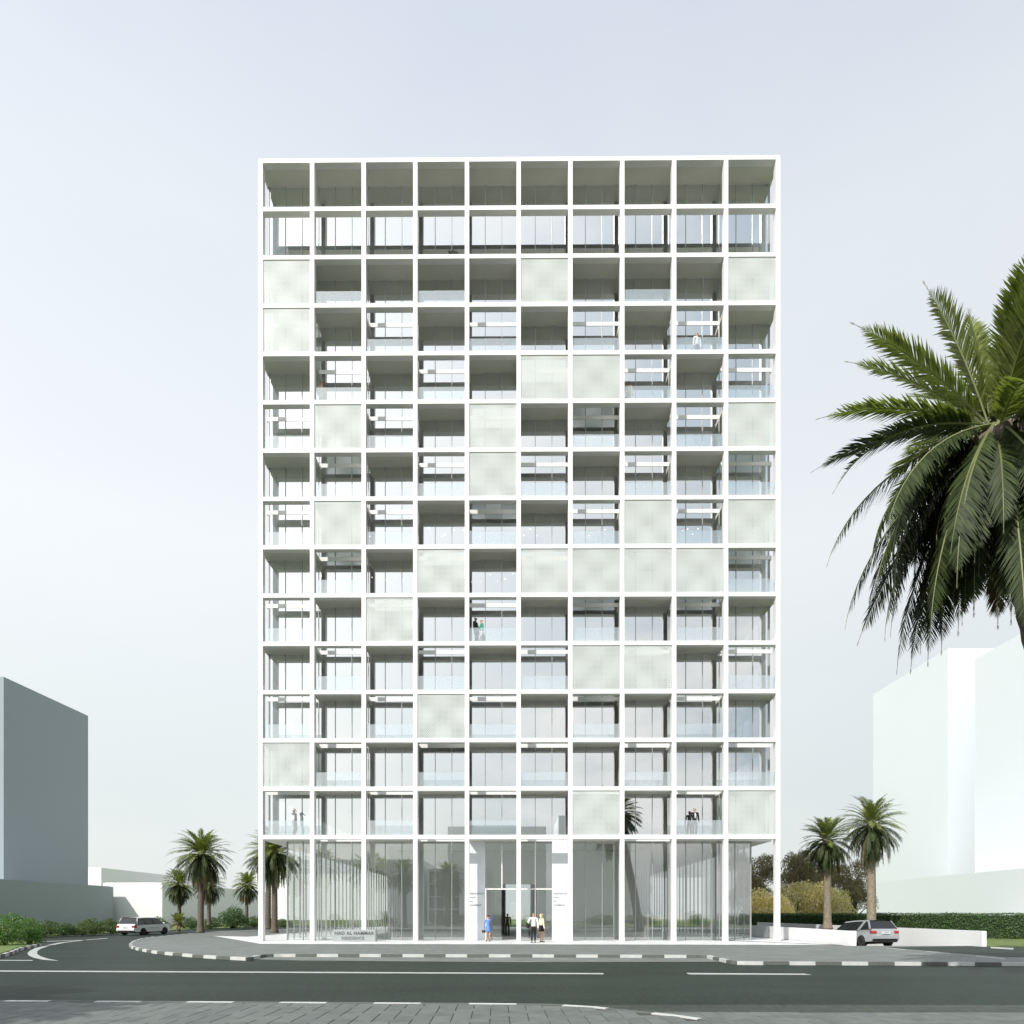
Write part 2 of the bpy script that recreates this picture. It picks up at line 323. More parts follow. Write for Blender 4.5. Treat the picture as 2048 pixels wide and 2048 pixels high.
def kerb(name, pts, z, start, w=.13, ln=.9, h=.13, first=0):
    """painted kerb of alternating stones along a polyline"""
    mb = MB(); P = [Vector((p[0], p[1])) for p in pts]
    segs = [(P[i], P[i+1]) for i in range(len(P)-1)]; tot = sum((b-a).length for a, b in segs)
    def at(s):
        for a, b in segs:
            l_ = (b-a).length
            if s <= l_: return a+(b-a)*(s/l_), (b-a).normalized()
            s -= l_
        return segs[-1][1], (segs[-1][1]-segs[-1][0]).normalized()
    s = -start; i = 0
    while s < tot:
        a0, b0 = max(s, 0), min(s+ln, tot)
        if b0-a0 > .05:
            sub = 3; prev = None
            gap = .004
            for q in range(sub+1):
                p, t = at(a0+gap+(b0-a0-2*gap)*q/sub); n_ = Vector((-t.y, t.x))
                cur = (p, p-n_*w)
                if prev:
                    pts4 = [prev[0], cur[0], cur[1], prev[1]]
                    mb.prism([(v.x, v.y) for v in pts4], z-h-.02, z+.006, (i+first) % 2)
                prev = cur
        s += ln; i += 1
    return st(name, mb, [M['kerbw'], M['kerbd']])
c1 = lambda x, y, z=0: G(x/3.715, 1600+y/3.715, z)
far = [c1(1480, 986), c1(1330, 998), c1(1200, 1011), c1(1120, 1018), c1(1045, 1029), c1(985, 1047), c1(958, 1070), c1(972, 1086), c1(1010, 1098), c1(1070, 1110), c1(1150, 1123), c1(1290, 1137), c1(1480, 1152), c1(1660, 1163),
       G(499, 1915.5), G(512, 1912.3), G(529, 1909), G(560, 1908.3), G(1024, 1909.2), G(1412, 1910.4), G(1438, 1916.5), G(1465, 1922.5), G(1500, 1923.3), G(2048, 1925.3), G(3400, 1930)]
kerb('far_kerb', far[::-1], 0, .28)
kerb('near_kerb', near, 0, .45, first=1)
# island of grey pavers
kin = [(p.x, p.y) for p in far]
isl = kin+[G(3400, 1915)[:2], G(2300, 1916)[:2], G(2008, 1914)[:2], G(1772, 1894.6)[:2], (RX1, -6.2), (RX0-.3, -6.2), (RX0-.3, 48), (-22, 44), G(440, 1862)[:2]]
isl = [tuple(p) for p in isl]
def shrink(pts, n, w):
    res = []
    for i in range(n):
        a = Vector(pts[max(i-1, 0)]); b = Vector(pts[min(i+1, n-1)]); t = (b-a).normalized(); nn = Vector((-t.y, t.x)); res.append((pts[i][0]+nn.x*w, pts[i][1]+nn.y*w))
    return res+pts[n:]
isl2 = shrink(isl, len(kin), .125)
st('pavement_island', MB().prism(isl2, -.158, 0), M['paver'])
lay = [G(505, 1918.5, ZR+.004), G(530, 1911.5, ZR+.004), G(1412, 1913.5, ZR+.004), G(1465, 1923.5, ZR+.004), G(1400, 1923.6, ZR+.004), G(1024, 1924.2, ZR+.004), G(600, 1921, ZR+.004)]
st('lay_by', MB().sheet([p[:2] for p in lay], ZR+.004), M['paver'])
lot = [G(3400, 1914)[:2], G(2300, 1915)[:2], G(2008, 1913.2)[:2], G(1772, 1893.9)[:2], (24.0, -6.19), (24.4, -6.6), (60, -6.2)]
st('car_park', MB().prism([tuple(p) for p in lot], -.158, -.006), M['asphalt'])
pla = [c1(1585, 1010)[:2], c1(1932, 1068)[:2], G(560, 1888)[:2], G(1024, 1888.6)[:2], G(1690, 1890)[:2], (17.72, -6.0), (17.44, -5), (17.44, 47), (-19.5, 47), (-19.8, 8)]
st('plaza', MB().sheet([tuple(p) for p in pla], .004), M['plaza'])
# ramp going down to the basement
rm = MB(); rm.add([(RX0-.3, -6.2, 0.002), (RX1+.3, -6.2, 0.002), (RX1+.3, RY1, -1.75), (RX0-.3, RY1, -1.75), (RX0-.3, -6.2, -3), (RX1+.3, -6.2, -3), (RX1+.3, RY1, -3), (RX0-.3, RY1, -3)],
   [(0, 1, 2, 3), (4, 7, 6, 5), (0, 4, 5, 1), (2, 6, 7, 3), (1, 5, 6, 2), (0, 3, 7, 4)])
st('ramp', rm, M['paver'])
# lawns
lawn_edge = [G(-400, 1880, -.08), G(65, 1873.5, -.08), G(160, 1868.5, -.08), G(230, 1866, -.08), G(340, 1861, -.08), G(400, 1858, -.08), G(520, 1853.5, -.08), G(640, 1852, -.08)]
lw = MB().prism([p[:2] for p in lawn_edge]+[(40, 52), (90, 60), (220, 180), (-260, 180), (-200, 0)], -.158, -.05)
st('lawn', lw, M['lawn'])
lw = MB().prism([(24.4, -5.2), (70, -5.2), (110, 20), (110, 44), (26, 44), (24.4, 20)], -.158, -.01)
st('lawn', lw, M['lawn'])
lw = MB().prism([c1(-900, 1240, -.05)[:2], c1(-40, 1155, -.05)[:2], c1(60, 1130, -.05)[:2], c1(130, 1100, -.05)[:2], c1(290, 1070, -.05)[:2], c1(245, 1052, -.05)[:2], c1(100, 1045, -.05)[:2], c1(-1300, 1080, -.05)[:2]], -.158, 0)
st('lawn', lw, M['lawn'])
kerb('lawn_kerb', [c1(-900, 1243), c1(-40, 1158), c1(60, 1133), c1(130, 1103), c1(290, 1068)], .02, 0, h=.14)
st('lawn', MB().sheet([(-200, -47), (200, -47), (200, -140), (-200, -140)], -.05), M['lawn'])
# road markings
ZM = ZR+.004
def c1m(x, y): return c1(x, y, ZM)
mk = MB()
mk.sheet([G(-600, 1938.3, ZM)[:2], G(0, 1940.8, ZM)[:2], G(1206, 1946, ZM)[:2], G(1208, 1948.6, ZM)[:2], G(0, 1943.2, ZM)[:2], G(-600, 1941, ZM)[:2]], ZM)
mk.sheet([G(1372, 1945.6, ZM)[:2], G(1608, 1947.2, ZM)[:2], G(1625, 1949.8, ZM)[:2], G(1378, 1948.8, ZM)[:2]], ZM)
mk.sheet([c1m(x, y)[:2] for x, y in ((800, 1025), (620, 1040), (440, 1060), (330, 1080), (260, 1100), (218, 1122), (203, 1140), (215, 1156), (250, 1172), (320, 1187), (440, 1195), (352, 1178), (300, 1160), (275, 1142), (278, 1122), (300, 1106), (370, 1083), (480, 1060), (640, 1041), (800, 1028))], ZM)
mk.sheet([c1m(x, y)[:2] for x, y in ((-900, 1187), (240, 1189), (245, 1194), (-900, 1192))], ZM)
mk.sheet([c1m(x, y)[:2] for x, y in ((320, 1050), (640, 1039), (640, 1041), (320, 1053))], ZM)
c5 = lambda x, y, z: G(1500+x/3.526, 1550+y/3.526, z)
zl = .004
for a in (((960, 1217), (1100, 1231), (1100, 1234), (955, 1220)), ((1250, 1244), (1412, 1258), (1412, 1262), (1245, 1247)), ((1600, 1276), (1795, 1292), (1795, 1297), (1592, 1280))):
    mk.sheet([c5(x, y, zl)[:2] for x, y in a], zl)
mk.sheet([c5(x, y, zl)[:2] for x, y in ((1695, 1211), (1860, 1220), (1855, 1231), (1700, 1222))], zl)
st('road_markings', mk, M['line'])

# ------------------------------------------------------------------ the tower
XL, XR = -16.03, 16.31; CW = .27; BAY = (XR-XL-CW)/10; FD = .41; GY = 1.45
CX = [XL+CW/2+BAY*i for i in range(11)]
ZB = [6.46+3*k for k in range(15)]; TH = .13; DEP = 45
scr = {3: (1, 6, 10), 4: (1,), 5: (6, 7), 6: (2, 5, 10), 7: (5,), 8: (2, 8, 10), 9: (4, 6, 7, 8, 9), 10: (3,), 11: (7, 8), 12: (4,), 13: (1,), 14: (7, 10)}
def is_d(r, c): return r in (1, 3) or (r >= 4 and (r+c) % 2 == 0)
tw = tag(empty('apartment_tower', (0, 0, 0)), 'tall white gridded apartment tower of open square balconies over a glazed lobby', 'building')
for x in CX: MB().box(x-CW/2, x+CW/2, 0, FD, 0.004, ZB[14]+TH).build('column', M['white'], tw)
for k in range(15):
    b = MB()
    for i in range(10): b.box(CX[i]+CW/2, CX[i+1]-CW/2, 0, FD, ZB[k]-TH, ZB[k]+TH)
    b.build('beam', M['white'], tw)
    if k == 13: continue
    s = MB(); x0, x1 = XL+.01, XR-.01
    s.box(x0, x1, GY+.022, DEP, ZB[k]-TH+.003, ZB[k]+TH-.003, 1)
    s.box(x0, x1, GY-.02, GY+.02, ZB[k]-TH+.003, ZB[k]+TH-.003, 0)
    for c in range(1, 11):
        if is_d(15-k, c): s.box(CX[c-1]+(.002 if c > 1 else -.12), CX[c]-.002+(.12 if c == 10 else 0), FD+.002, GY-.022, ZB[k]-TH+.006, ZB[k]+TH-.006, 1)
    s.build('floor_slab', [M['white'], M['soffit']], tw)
pt = MB(); pt.box(XL+.01, XR-.01, DEP+.01, DEP+.3, ZB[14]-TH, ZB[14]+TH)
def window(name, x0, x1, z0, z1, par, gm, last=False, y=GY, n=3):
    w = MB().add([(x0, y, z0), (x1, y, z0), (x1, y, z1), (x0, y, z1)], [(0, 1, 2, 3)]).build(name, gm, par)
    f = MB()
    for k in range(n+(1 if last else 0)):
        xx = x0+(x1-x0)*k/n
        f.box(xx-.017, xx+.017, y-.06, y+.10, z0, z1)
    f.build('mullion', M['alu'], w); return w
sg = MB(); sgm = MB()
for r in range(3, 15):
    kb = 14-r; z0 = ZB[kb]+TH; z1 = ZB[kb+1]-TH
    for c in range(1, 11):
        x0, x1 = CX[c-1], CX[c]
        if c in scr.get(r, ()):
            sg.add([(x0, GY, z0), (x1, GY, z0), (x1, GY, z1), (x0, GY, z1)], [(0, 1, 2, 3)])
            for k in range(3): sgm.box(x0+BAY*k/3-.022, x0+BAY*k/3+.022, GY-.06, GY+.10, z0, z1)
            MB().box(-(BAY-CW)/2+.004, (BAY-CW)/2-.004, 0, .004, -(z1-z0)/2+.004, (z1-z0)/2-.004).build('screen_panel', M['screen'], tw).location = ((x0+x1)/2, .05, (z0+z1)/2)
        else:
            window('window', x0, x1, z0, z1, tw, M['glass'], c == 10)
            if (r >= 4 and not is_d(r, c)) or (r == 3 and c % 2 == 0):
                bl = MB(); bl.box(x0+CW/2+.004, x1-CW/2-.004, .19, .205, z0-.02, z0+.92)
                bl.build('balustrade', M['rglass'], tw)
o = sg.build('screened_glazing', M['glass'], tw); o['kind'] = 'stuff'; sgm.build('mullion', M['alu'], o)
for c in range(10): window('penthouse_window', CX[c], CX[c+1], ZB[12]+TH, ZB[14]-TH, tw, M['glass'], c == 9)
# side and rear glazing
def side_glass(x, z0, z1, y0, y1, gm, n):
    w = MB().add([(x, y0, z0), (x, y1, z0), (x, y1, z1), (x, y0, z1)], [(0, 1, 2, 3)]).build('side_window', gm, tw)
    f = MB()
    for k in range(n+1):
        yy = y0+(y1-y0)*k/n; f.box(x-.05, x+.05, yy-.03, yy+.03, z0, z1)
    f.build('mullion', M['alu'], w)
SG = glass('side_glass', .12, (.86, .9, .91))
for k in list(range(12))+[12]:
    z0 = ZB[k]+TH; z1 = (ZB[k+1] if k < 12 else ZB[14])-TH
    for x in (XL+.2, XR-.2): side_glass(x, z0, z1, GY+.02, DEP-.2, SG, 26)
    w = MB().add([(XL+.2, DEP-.15, z0), (XR-.2, DEP-.15, z0), (XR-.2, DEP-.15, z1), (XL+.2, DEP-.15, z1)], [(0, 1, 2, 3)]).build('rear_window', SG, tw)
# cores
for x0, x1 in ((-9.5, -1.15), (1.5, 9.8)):
    MB().box(x0, x1, 8.0, 31, .01, ZB[0]-TH-.01).build('core_wall', M['darkwall'], tw)
    MB().box(x0, x1, 9, 31, ZB[0]+TH+.01, ZB[14]-TH-.01).build('core_wall', M['darkwall'], tw)
MB().box(-1.149, 1.499, 8.3, 8.8, 3.9, 6.32).build('corridor_header', M['darkwall'], tw)
# ground floor glazing
gx0, gx1 = -14.70, 14.98; zt = ZB[0]-TH-.005
for c in range(10):
    if c in (4, 5): continue
    x0 = max(CX[c], gx0); x1 = min(CX[c+1], gx1)
    window('lobby_window', x0, x1, .01, zt, tw, M['gglass'], c == 9, n=3 if c not in (0, 9) else 2)
for x in (gx0, gx1): side_glass(x, .01, zt, GY+.02, DEP-.5, glass('side_glass_clear', .10, (.9, .93, .93)), 34)
MB().add([(gx0, DEP-.4, .01), (gx1, DEP-.4, .01), (gx1, DEP-.4, zt), (gx0, DEP-.4, zt)], [(0, 1, 2, 3)]).build('rear_window', SG, tw)
for i in range(9):
    for sx in (-8.7, 9.0): MB().box(sx-.05, sx+.05, 4.6+i*1.0-.16, 4.6+i*1.0+.16, .01, zt-.01).build('fin', M['white'], tw)
# entrance
T3 = BAY/3; zx = 3.28
ent = [CX[4], CX[4]+T3, CX[4]+2*T3, CX[5]+T3, CX[6]-T3, CX[6]]
pier1 = MB().box(CX[4]+.0, ent[1], GY-.05, GY+.3, .01, zt).build('entrance_pier', M['marble'], tw)
pier2 = MB().box(ent[4], CX[6], GY-.05, GY+.3, .01, zt).build('entrance_pier', M['marble'], tw)
ew = MB().add([(ent[1], GY, zx), (ent[4], GY, zx), (ent[4], GY, zt), (ent[1], GY, zt)], [(0, 1, 2, 3)]).build('entrance_transom_window', M['gglass'], tw)
f = MB(); f.box(ent[1]-.0, ent[4], GY-.05, GY+.05, zx-.04, zx+.04)
for x in (ent[2], CX[5], ent[3]): f.box(x-.035, x+.035, GY-.052, GY+.052, zx+.04, zt)
f.build('frame', M['white'], ew)
door = MB().add([(CX[5], GY, .01), (ent[4], GY, .01), (ent[4], GY, zx-.05), (CX[5], GY, zx-.05)], [(0, 1, 2, 3)]).build('entrance_glass', M['gglass'], tw)
MB().add([(ent[1], GY, .01), (ent[2], GY, .01), (ent[2], GY, zx-.05), (ent[1], GY, zx-.05)], [(0, 1, 2, 3)]).build('entrance_glass', M['gglass'], tw)
f = MB(); f.box(ent[3]-.035, ent[3]+.035, GY-.05, GY+.05, .01, zx-.04); f.box(ent[1]-.0, ent[1]+.07, GY-.1, GY-.05, .01, zx+.06); f.build('door_frame', M['white'], door)
def text(s, size, ext, loc, m, par, name='lettering', align='LEFT', rot=(R(90), 0, 0), sp=1.0, off=0):
    cu = bpy.data.curves.new(name, 'FONT'); cu.body = s; cu.size = size; cu.extrude = ext; cu.align_x = align; cu.align_y = 'CENTER'; cu.space_character = sp; cu.offset = off
    t = bpy.data.objects.new(name, cu); COL.objects.link(t)
    dg = bpy.context.evaluated_depsgraph_get(); me = bpy.data.meshes.new_from_object(t.evaluated_get(dg)); bpy.data.objects.remove(t)
    me.materials.append(m); o = bpy.data.objects.new(name, me); COL.objects.link(o); o.parent = par; o.location = loc; o.rotation_euler = rot; return o
M['ltr'] = mat('dark_lettering', (.10, .11, .115), .5); M['ltr2'] = mat('grey_lettering', (.16, .17, .18), .5)
for x, p in ((CX[4]+.10, pier1), (ent[4]+.10, pier2)):
    for i, s in enumerate(('RESIDENCE', 'NAD', 'AL', 'HAMMAR')):
        text(s, .155, .004, (x, GY-.056, 2.98-i*.245), M['ltr2'], p, sp=1.15, off=.003)
# name sign
sg_ = tag(empty('name_sign', G(709, 1883.3)), 'low grey stone sign reading NAD AL HAMMAR RESIDENCE on the white plaza', 'sign')
sg_.location.z = .004
M['signst'] = mat('grey_sign_stone', (.33, .35, .35), .6, var=.04, nscale=3)
M['signdk'] = mat('dark_sign_side', (.16, .18, .18), .6)
MB().box(-1.32, 1.27, 0, .16, 0, .72).build('slab', M['signst'], sg_, bevel=.01)
MB().box(1.272, 1.35, .002, .158, 0, .715).build('side_plate', M['signdk'], sg_)
text('NAD AL HAMMAR', .27, .008, (-.02, -.008, .50), M['ltr'], sg_, align='CENTER', sp=1.12, off=.008)
text('RESIDENCE', .25, .008, (-.10, -.008, .20), M['ltr2'], sg_, align='CENTER', sp=1.12, off=.008)
# pendant lamps inside the two lit floors
M['bulb'] = mat('warm_bulb', (1, .9, .7)); bb = M['bulb'].node_tree.nodes['Principled BSDF']; bb.inputs['Emission Color'].default_value = (1, .86, .6, 1); bb.inputs['Emission Strength'].default_value = 9
M['cord'] = mat('lamp_cord', (.05, .05, .05))
def lamp_proto():
    r = empty('pendant_lamp', (0, 0, 0)); MB().tube([(0, 0, 0), (0, 0, -.34)], .006, 5).build('cord', M['cord'], r)
    MB().lathe([(.008, -.34), (.022, -.355), (.032, -.375), (.024, -.395), (.008, -.405)], n=10).build('bulb', M['bulb'], r, smooth=True); return r
lp = lamp_proto(); tag(lp, 'x', 'lamp', 'small warm pendant lamps hung in the lit middle floors'); first = True
spots8 = [(740, 3), (754, 3), (858, 4), (884, 4), (890, 4), (908, 4), (927, 4), (941, 5), (960, 5), (1048, 6), (1060, 6), (1073, 6), (1178, 7), (1210, 7), (1366, 9), (1375, 9), (1385, 9), (1396, 9)]
spots9 = [(565, 1), (642, 2), (744, 3), (762, 3), (772, 3), (781, 3), (793, 3), (806, 3), (943, 5), (961, 5), (980, 5), (995, 5), (1010, 5), (1026, 5)]
for lst, lev, nm in ((spots8, 7, 'upper'), (spots9, 6, 'lower')):
    for i, (px, c) in enumerate(lst):
        d = 44.6+random.random()*1.2; p = PD(px, d, ZB[lev]-TH-.004)
        o = lp if first else dup(lp, p); first = False; o.location = p
        o['label'] = 'lamp %s, %s lit floor, %s bay' % ({1: 'alone', 2: 'alone'}.get(c, 'number %s from the left' % ('first second third fourth fifth sixth seventh'.split()[[q for q, (a, b) in enumerate(lst) if b == c].index(i)])), nm, {1: 'far left', 2: 'second', 3: 'third', 4: 'fourth', 5: 'fifth', 6: 'sixth', 7: 'seventh', 9: 'ninth'}[c])

# sheer curtains on the fifth floor
M['sheer'] = glass('sheer_curtain', .0, (.8, .8, .8), milk=.55)
for x0, x1, lb in ((CX[3]+2.2, CX[4]-.2, 'sheer white curtain on the left side of the couple on the middle balcony'), (CX[4]+2.2, CX[5]-.15, 'sheer white curtain behind glass right of the couple on the middle balcony')):
    cu = MB(); n_ = 40
    for i in range(n_+1):
        x = x0+(x1-x0)*i/n_; y = 1.75+.05*math.sin(i*1.5); cu.v += [(x, y, ZB[4]+TH+.02), (x, y, ZB[5]-TH-.02)]
    cu.f = [(2*i, 2*i+2, 2*i+3, 2*i+1) for i in range(n_)]; cu.m = [0]*n_
    tag(cu.build('curtain', M['sheer'], smooth=True), lb, 'curtain')

# ------------------------------------------------------------------ far blocks
def block(name, boxes, m, label, cat='building'):
    o = empty(name, (0, 0, 0)); tag(o, label, cat)
    for i, (x0, x1, d0, d1, h) in enumerate(boxes):
        b = MB().box(x0, x1, d0-D0, d1-D0, -.15, h).build('wall' if i == 0 else 'wing', m, o)
        MB().box(x0+.3, x1-.3, d0-D0+.3, d1-D0-.3, h, h+.05).build('roof', m, b)
    return o
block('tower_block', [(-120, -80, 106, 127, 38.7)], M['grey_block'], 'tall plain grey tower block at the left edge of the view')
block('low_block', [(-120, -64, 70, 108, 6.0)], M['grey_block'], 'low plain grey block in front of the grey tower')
block('long_block', [(-160, -116, 190, 227, 14.6)], M['white_block'], 'long pale block with a sloping-looking roofline behind the smaller white block')
block('white_block', [(-66.6, -57, 109.5, 156, 6.7)], M['white_block'], 'small bright white cubic block behind the white off-roader')
block('white_hall', [(-80, -30, 196, 220, 13.2)], M['white_block'], 'wide white hall behind the small palm next to the tower')
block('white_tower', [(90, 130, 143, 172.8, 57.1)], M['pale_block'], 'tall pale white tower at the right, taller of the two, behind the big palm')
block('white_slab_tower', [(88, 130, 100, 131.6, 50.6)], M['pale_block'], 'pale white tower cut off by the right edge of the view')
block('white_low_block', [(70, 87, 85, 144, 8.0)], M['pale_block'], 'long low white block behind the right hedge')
# buildings across the road (seen reflected in the tower glazing)
for nm, x0, x1, y0, y1, h, lb in (('apartment_block', -62, -15, -82, -64, 10.4, 'wide pale block across the road, mirrored in the left lobby glass'),
        ('office_block', -14, -4, -78, -62, 8.8, 'low block with dark glass grid across the road'),
        ('stepped_block', -15, 6.5, -125, -104, 20.8, 'broad pale block far across the road, mirrored above the entrance'),
        ('slim_block', 9.2, 25, -122, -104, 23.2, 'taller pale block far across the road, mirrored right of the entrance')):
    o = tag(empty(nm, (0, 0, 0)), lb, 'building')
    w_ = MB().box(x0, x1, y0, y1, -.15, h).build('wall', M['white_block'], o)
    if nm == 'office_block':
        wn = MB()
        for i in range(4):
            for j in range(4): wn.box(x0+.3+i*1.2, x0+1.4+i*1.2, y1, y1+.04, .5+j*2.0, 2.35+j*2.0)
        wn.build('window', M['carglass'], w_)

# ------------------------------------------------------------------ parapets of the ramp
def wall_path(name, pts, tops, w, zb, m, label, cat='wall'):
    mb = MB(); n = len(pts)
    for i in range(n-1):
        a = Vector(pts[i][:2]); b = Vector(pts[i+1][:2]); t = (b-a).normalized(); nn = Vector((-t.y, t.x))*w/2
        q = [a+nn, b+nn, b-nn, a-nn]; zt_ = [tops[i], tops[i+1], tops[i+1], tops[i]]
        mb.add([(v.x, v.y, zb) for v in q]+[(v.x, v.y, z) for v, z in zip(q, zt_)], [(3, 2, 1, 0), (4, 5, 6, 7), (0, 1, 5, 4), (1, 2, 6, 5), (2, 3, 7, 6), (3, 0, 4, 7)])
    return tag(mb.build(name, m), label, cat)
wall_path('parapet_wall', [(18.1, -5.6), (17.6, 2.0), (17.6, 24)], [.76, .82, .84], .25, -2.2, M['wallw'], 'low white wall beside the tower, in front of the silver car')
wall_path('parapet_wall', [(24.15, -6.9), (24.15, 26)], [.80, .86], .25, -2.2, M['wallw'], 'low white wall running behind the silver car towards the lawn')

# ------------------------------------------------------------------ palms
def frond(mbL, mbR, base, az, el, ln, droop, nl=34, lw_=.035, ll=.5, mi=0, twist=0, sag=.25):
    d = Vector((math.cos(az), math.sin(az), 0)); up = Vector((0, 0, 1)); side0 = Vector((-math.sin(az), math.cos(az), 0))
    pts = []; p = Vector(base); K = 14; e = el
    for i in range(K+1):
        pts.append(p.copy()); s = (i+1)/K; e = el-droop*s**1.4
        e = max(e, R(-88)); p = p+(d*math.cos(e)+up*math.sin(e))*(ln/K)
    mbR.tube(pts, [.028*(1-.93*i/K)*(ln/4) + .001 for i in range(K+1)], 4, mi=1 if mi == 0 else 0, cap=False)
    for i in range(nl):
        s = .10+.9*(i+.5)/nl; f = s*K; k = min(int(f), K-1); q = pts[k].lerp(pts[k+1], f-k); t = (pts[k+1]-pts[k]).normalized()
        n_ = side0.cross(t).normalized()
        if n_.z < 0 and el > 0: n_ = -n_
        L_ = ll*(math.sin(min(1, s*1.08)*math.pi*.93+.18)**.55 if s < .97 else .35)*min(1, (1-s)*4.5+.30)*random.uniform(.88, 1.08)
        for sg2 in (-1, 1):
            sd = (side0*sg2*math.cos(twist)+n_*sg2*math.sin(twist))
            dr = (t*(random.uniform(.72, .92)+max(0, s-.85)*9)+sd*random.uniform(.55, .72)+n_*random.uniform(.1, .38)-up*sag*random.uniform(.4, 1.1)).normalized()
            wv = dr.cross(n_).normalized()*lw_*.5*min(1, L_/ll*1.25)
            a = q; m_ = q+dr*L_*.45; tip = q+dr*L_-up*L_*.10
            mbL.add([a-wv*.5, a+wv*.5, m_+wv, tip, m_-wv], [(0, 1, 2, 4), (4, 2, 3)], mi)
def palm_mesh(seed, H, rad, nf, nl, lw_, ll, lean=(0, 0), tr=(.26, .2), bark='trunk', base_h=None, hang=.35, special=None, skirt=True):
    random.seed(seed); L_ = MB(); Rr = MB(); T = MB()
    top = Vector((lean[0], lean[1], H)); K = 16; pts = []; rr = []
    for i in range(K*3+1):
        s = i/(K*3); pts.append(Vector((lean[0]*s**1.3, lean[1]*s**1.3, H*s)))
        r = tr[0]+(tr[1]-tr[0])*min(1, s*1.6); r *= 1+.06*(i % 2); r *= 1+.35*max(0, 1-s*14) ; r *= 1+.35*max(0, (s-.86)/.14); rr.append(r)
    T.tube(pts, rr, 14)
    for i in range(nf):
        s = i/(nf-1); az = i*2.39996+random.uniform(-.2, .2)
        el = R(82)-R(140)*s**.85+random.uniform(-.1, .1)
        if special and abs((az-math.pi+math.pi) % (2*math.pi)-math.pi) < 1.05 and el > R(-25): continue
        dr = R(38)+R(30)*random.random()+R(22)*s
        ln = rad*(1.0+.30*s)*random.uniform(.9, 1.08)
        off = Vector((math.cos(az), math.sin(az), 0))*.14*(rad/3)
        dead = s > .86 and random.random() < .6
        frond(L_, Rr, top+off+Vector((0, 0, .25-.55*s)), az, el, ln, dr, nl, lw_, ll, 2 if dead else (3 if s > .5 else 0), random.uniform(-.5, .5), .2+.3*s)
    if special:
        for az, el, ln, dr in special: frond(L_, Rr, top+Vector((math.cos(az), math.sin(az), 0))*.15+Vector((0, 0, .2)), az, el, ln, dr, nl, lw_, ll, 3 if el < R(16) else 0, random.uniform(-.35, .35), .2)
    if skirt:   # cut stubs of old fronds under the crown
        for i in range(46):
            az = i*2.4; z = H-.15-.9*(i/46)*(H/8); s = z/H
            c = Vector((lean[0]*s**1.3, lean[1]*s**1.3, z)); d = Vector((math.cos(az), math.sin(az), .55))
            T.tube([c+d*tr[1]*.7, c+d*(tr[1]*1.35)], [.05, .03], 4)
    b = len(L_.v); L_.v += Rr.v; L_.f += [tuple(b+i for i in f) for f in Rr.f]; L_.m += [1]*len(Rr.f)
    return L_.mesh('palm_crown', [M['palm_leaf'], M['rachis'], M['palm_dark'], M['palm_old_shaded']]), T.mesh('palm_trunk', M[bark], True)
def palm(loc, meshes, label, rz=0, sc=1, group='date palms around the tower'):
    r = tag(empty('palm_tree', loc, rz), label, 'palm tree', group); r.scale = (sc,)*3
    for nm, me in (('crown', meshes[0]), ('trunk', meshes[1])):
        o = bpy.data.objects.new(nm, me); COL.objects.link(o); o.parent = r
    return r
# big palm at the right: crown centre at (1988,850), leaning in from outside the frame
pc = PD(1992, 15, 0); pbase = PD(2215, 15, 0)
zc = ZP(862, 15)
A = math.pi
sp = [(A, R(72), 3.5, R(14)), (A-1.4, R(84), 3.3, R(10)), (.1, R(78), 3.2, R(10)), (A+.1, R(42), 3.8, R(22)), (A-.3, R(48), 3.6, R(24)), (A-1.1, R(60), 2.9, R(30)),
      (A, R(18), 3.85, R(34)), (A-.25, R(12), 3.7, R(40)), (A+.15, R(2), 4.4, R(62)), (A-.1, R(-14), 4.7, R(58)), (A+.4, R(-20), 4.8, R(54)), (A+.1, R(-34), 4.9, R(48)),
      (A-.6, R(-30), 4.9, R(50)), (A+.7, R(-42), 5.0, R(44)), (A-.2, R(-48), 5.1, R(38)), (A+.3, R(-58), 5.2, R(28)), (A-.9, R(-55), 5.3, R(30)), (A+1.2, R(-60), 5.9, R(26)), (A-1.3, R(-50), 5.2, R(34))]
random.seed(77)
sp += [(a+random.uniform(-.14, .14), e-R(5)+random.uniform(-.1, .1), l_*random.uniform(.9, 1), d*random.uniform(.9, 1.2)) for a, e, l_, d in sp if e < R(-10)]
sp += [(A+random.uniform(-1.4, 1.4), R(random.uniform(-70, -35)), random.uniform(4, 5), R(30)) for _ in range(10)]
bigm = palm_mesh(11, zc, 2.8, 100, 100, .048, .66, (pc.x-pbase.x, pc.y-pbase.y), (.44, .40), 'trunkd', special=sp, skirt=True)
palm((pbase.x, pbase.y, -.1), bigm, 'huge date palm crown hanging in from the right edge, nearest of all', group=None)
P_A = palm_mesh(3, 6.6, 2.45, 110, 34, .055, .50, (.1, 0), (.26, .22), 'trunkd')
P_C = palm_mesh(13, 4.7, 1.95, 96, 30, .055, .44, (.05, .05), (.22, .18), 'trunkd')
P_B = palm_mesh(8, 7.0, 2.15, 100, 32, .055, .46, (-.12, .1), (.27, .23), 'trunkd')
def palm_px(px, py, d, crown_y, mesh, H, label, rz=0):
    p = PD(px, d, 0); p.z = EYE-(py-1828)/F*d if py else -.05
    h = ZP(crown_y, d)-p.z; return palm(p, mesh, label, rz, h/H)
palm_px(401, 1865.5, 61, 1708, P_A, 6.6, 'tallest palm of the left cluster, trunk at the tip of the pavement', 1.0)
palm_px(359, 1852, 68, 1769, P_C, 4.7, 'shorter bushy palm left of the tall left palm', 2.2)
palm_px(418, 1850, 76, 1770, P_C, 4.7, 'palm half hidden behind the tall left palm', 4.0)
palm_px(493, 1845, 92, 1770, P_C, 4.7, 'small palm just left of the tower, beside the dark round shrub', .4)
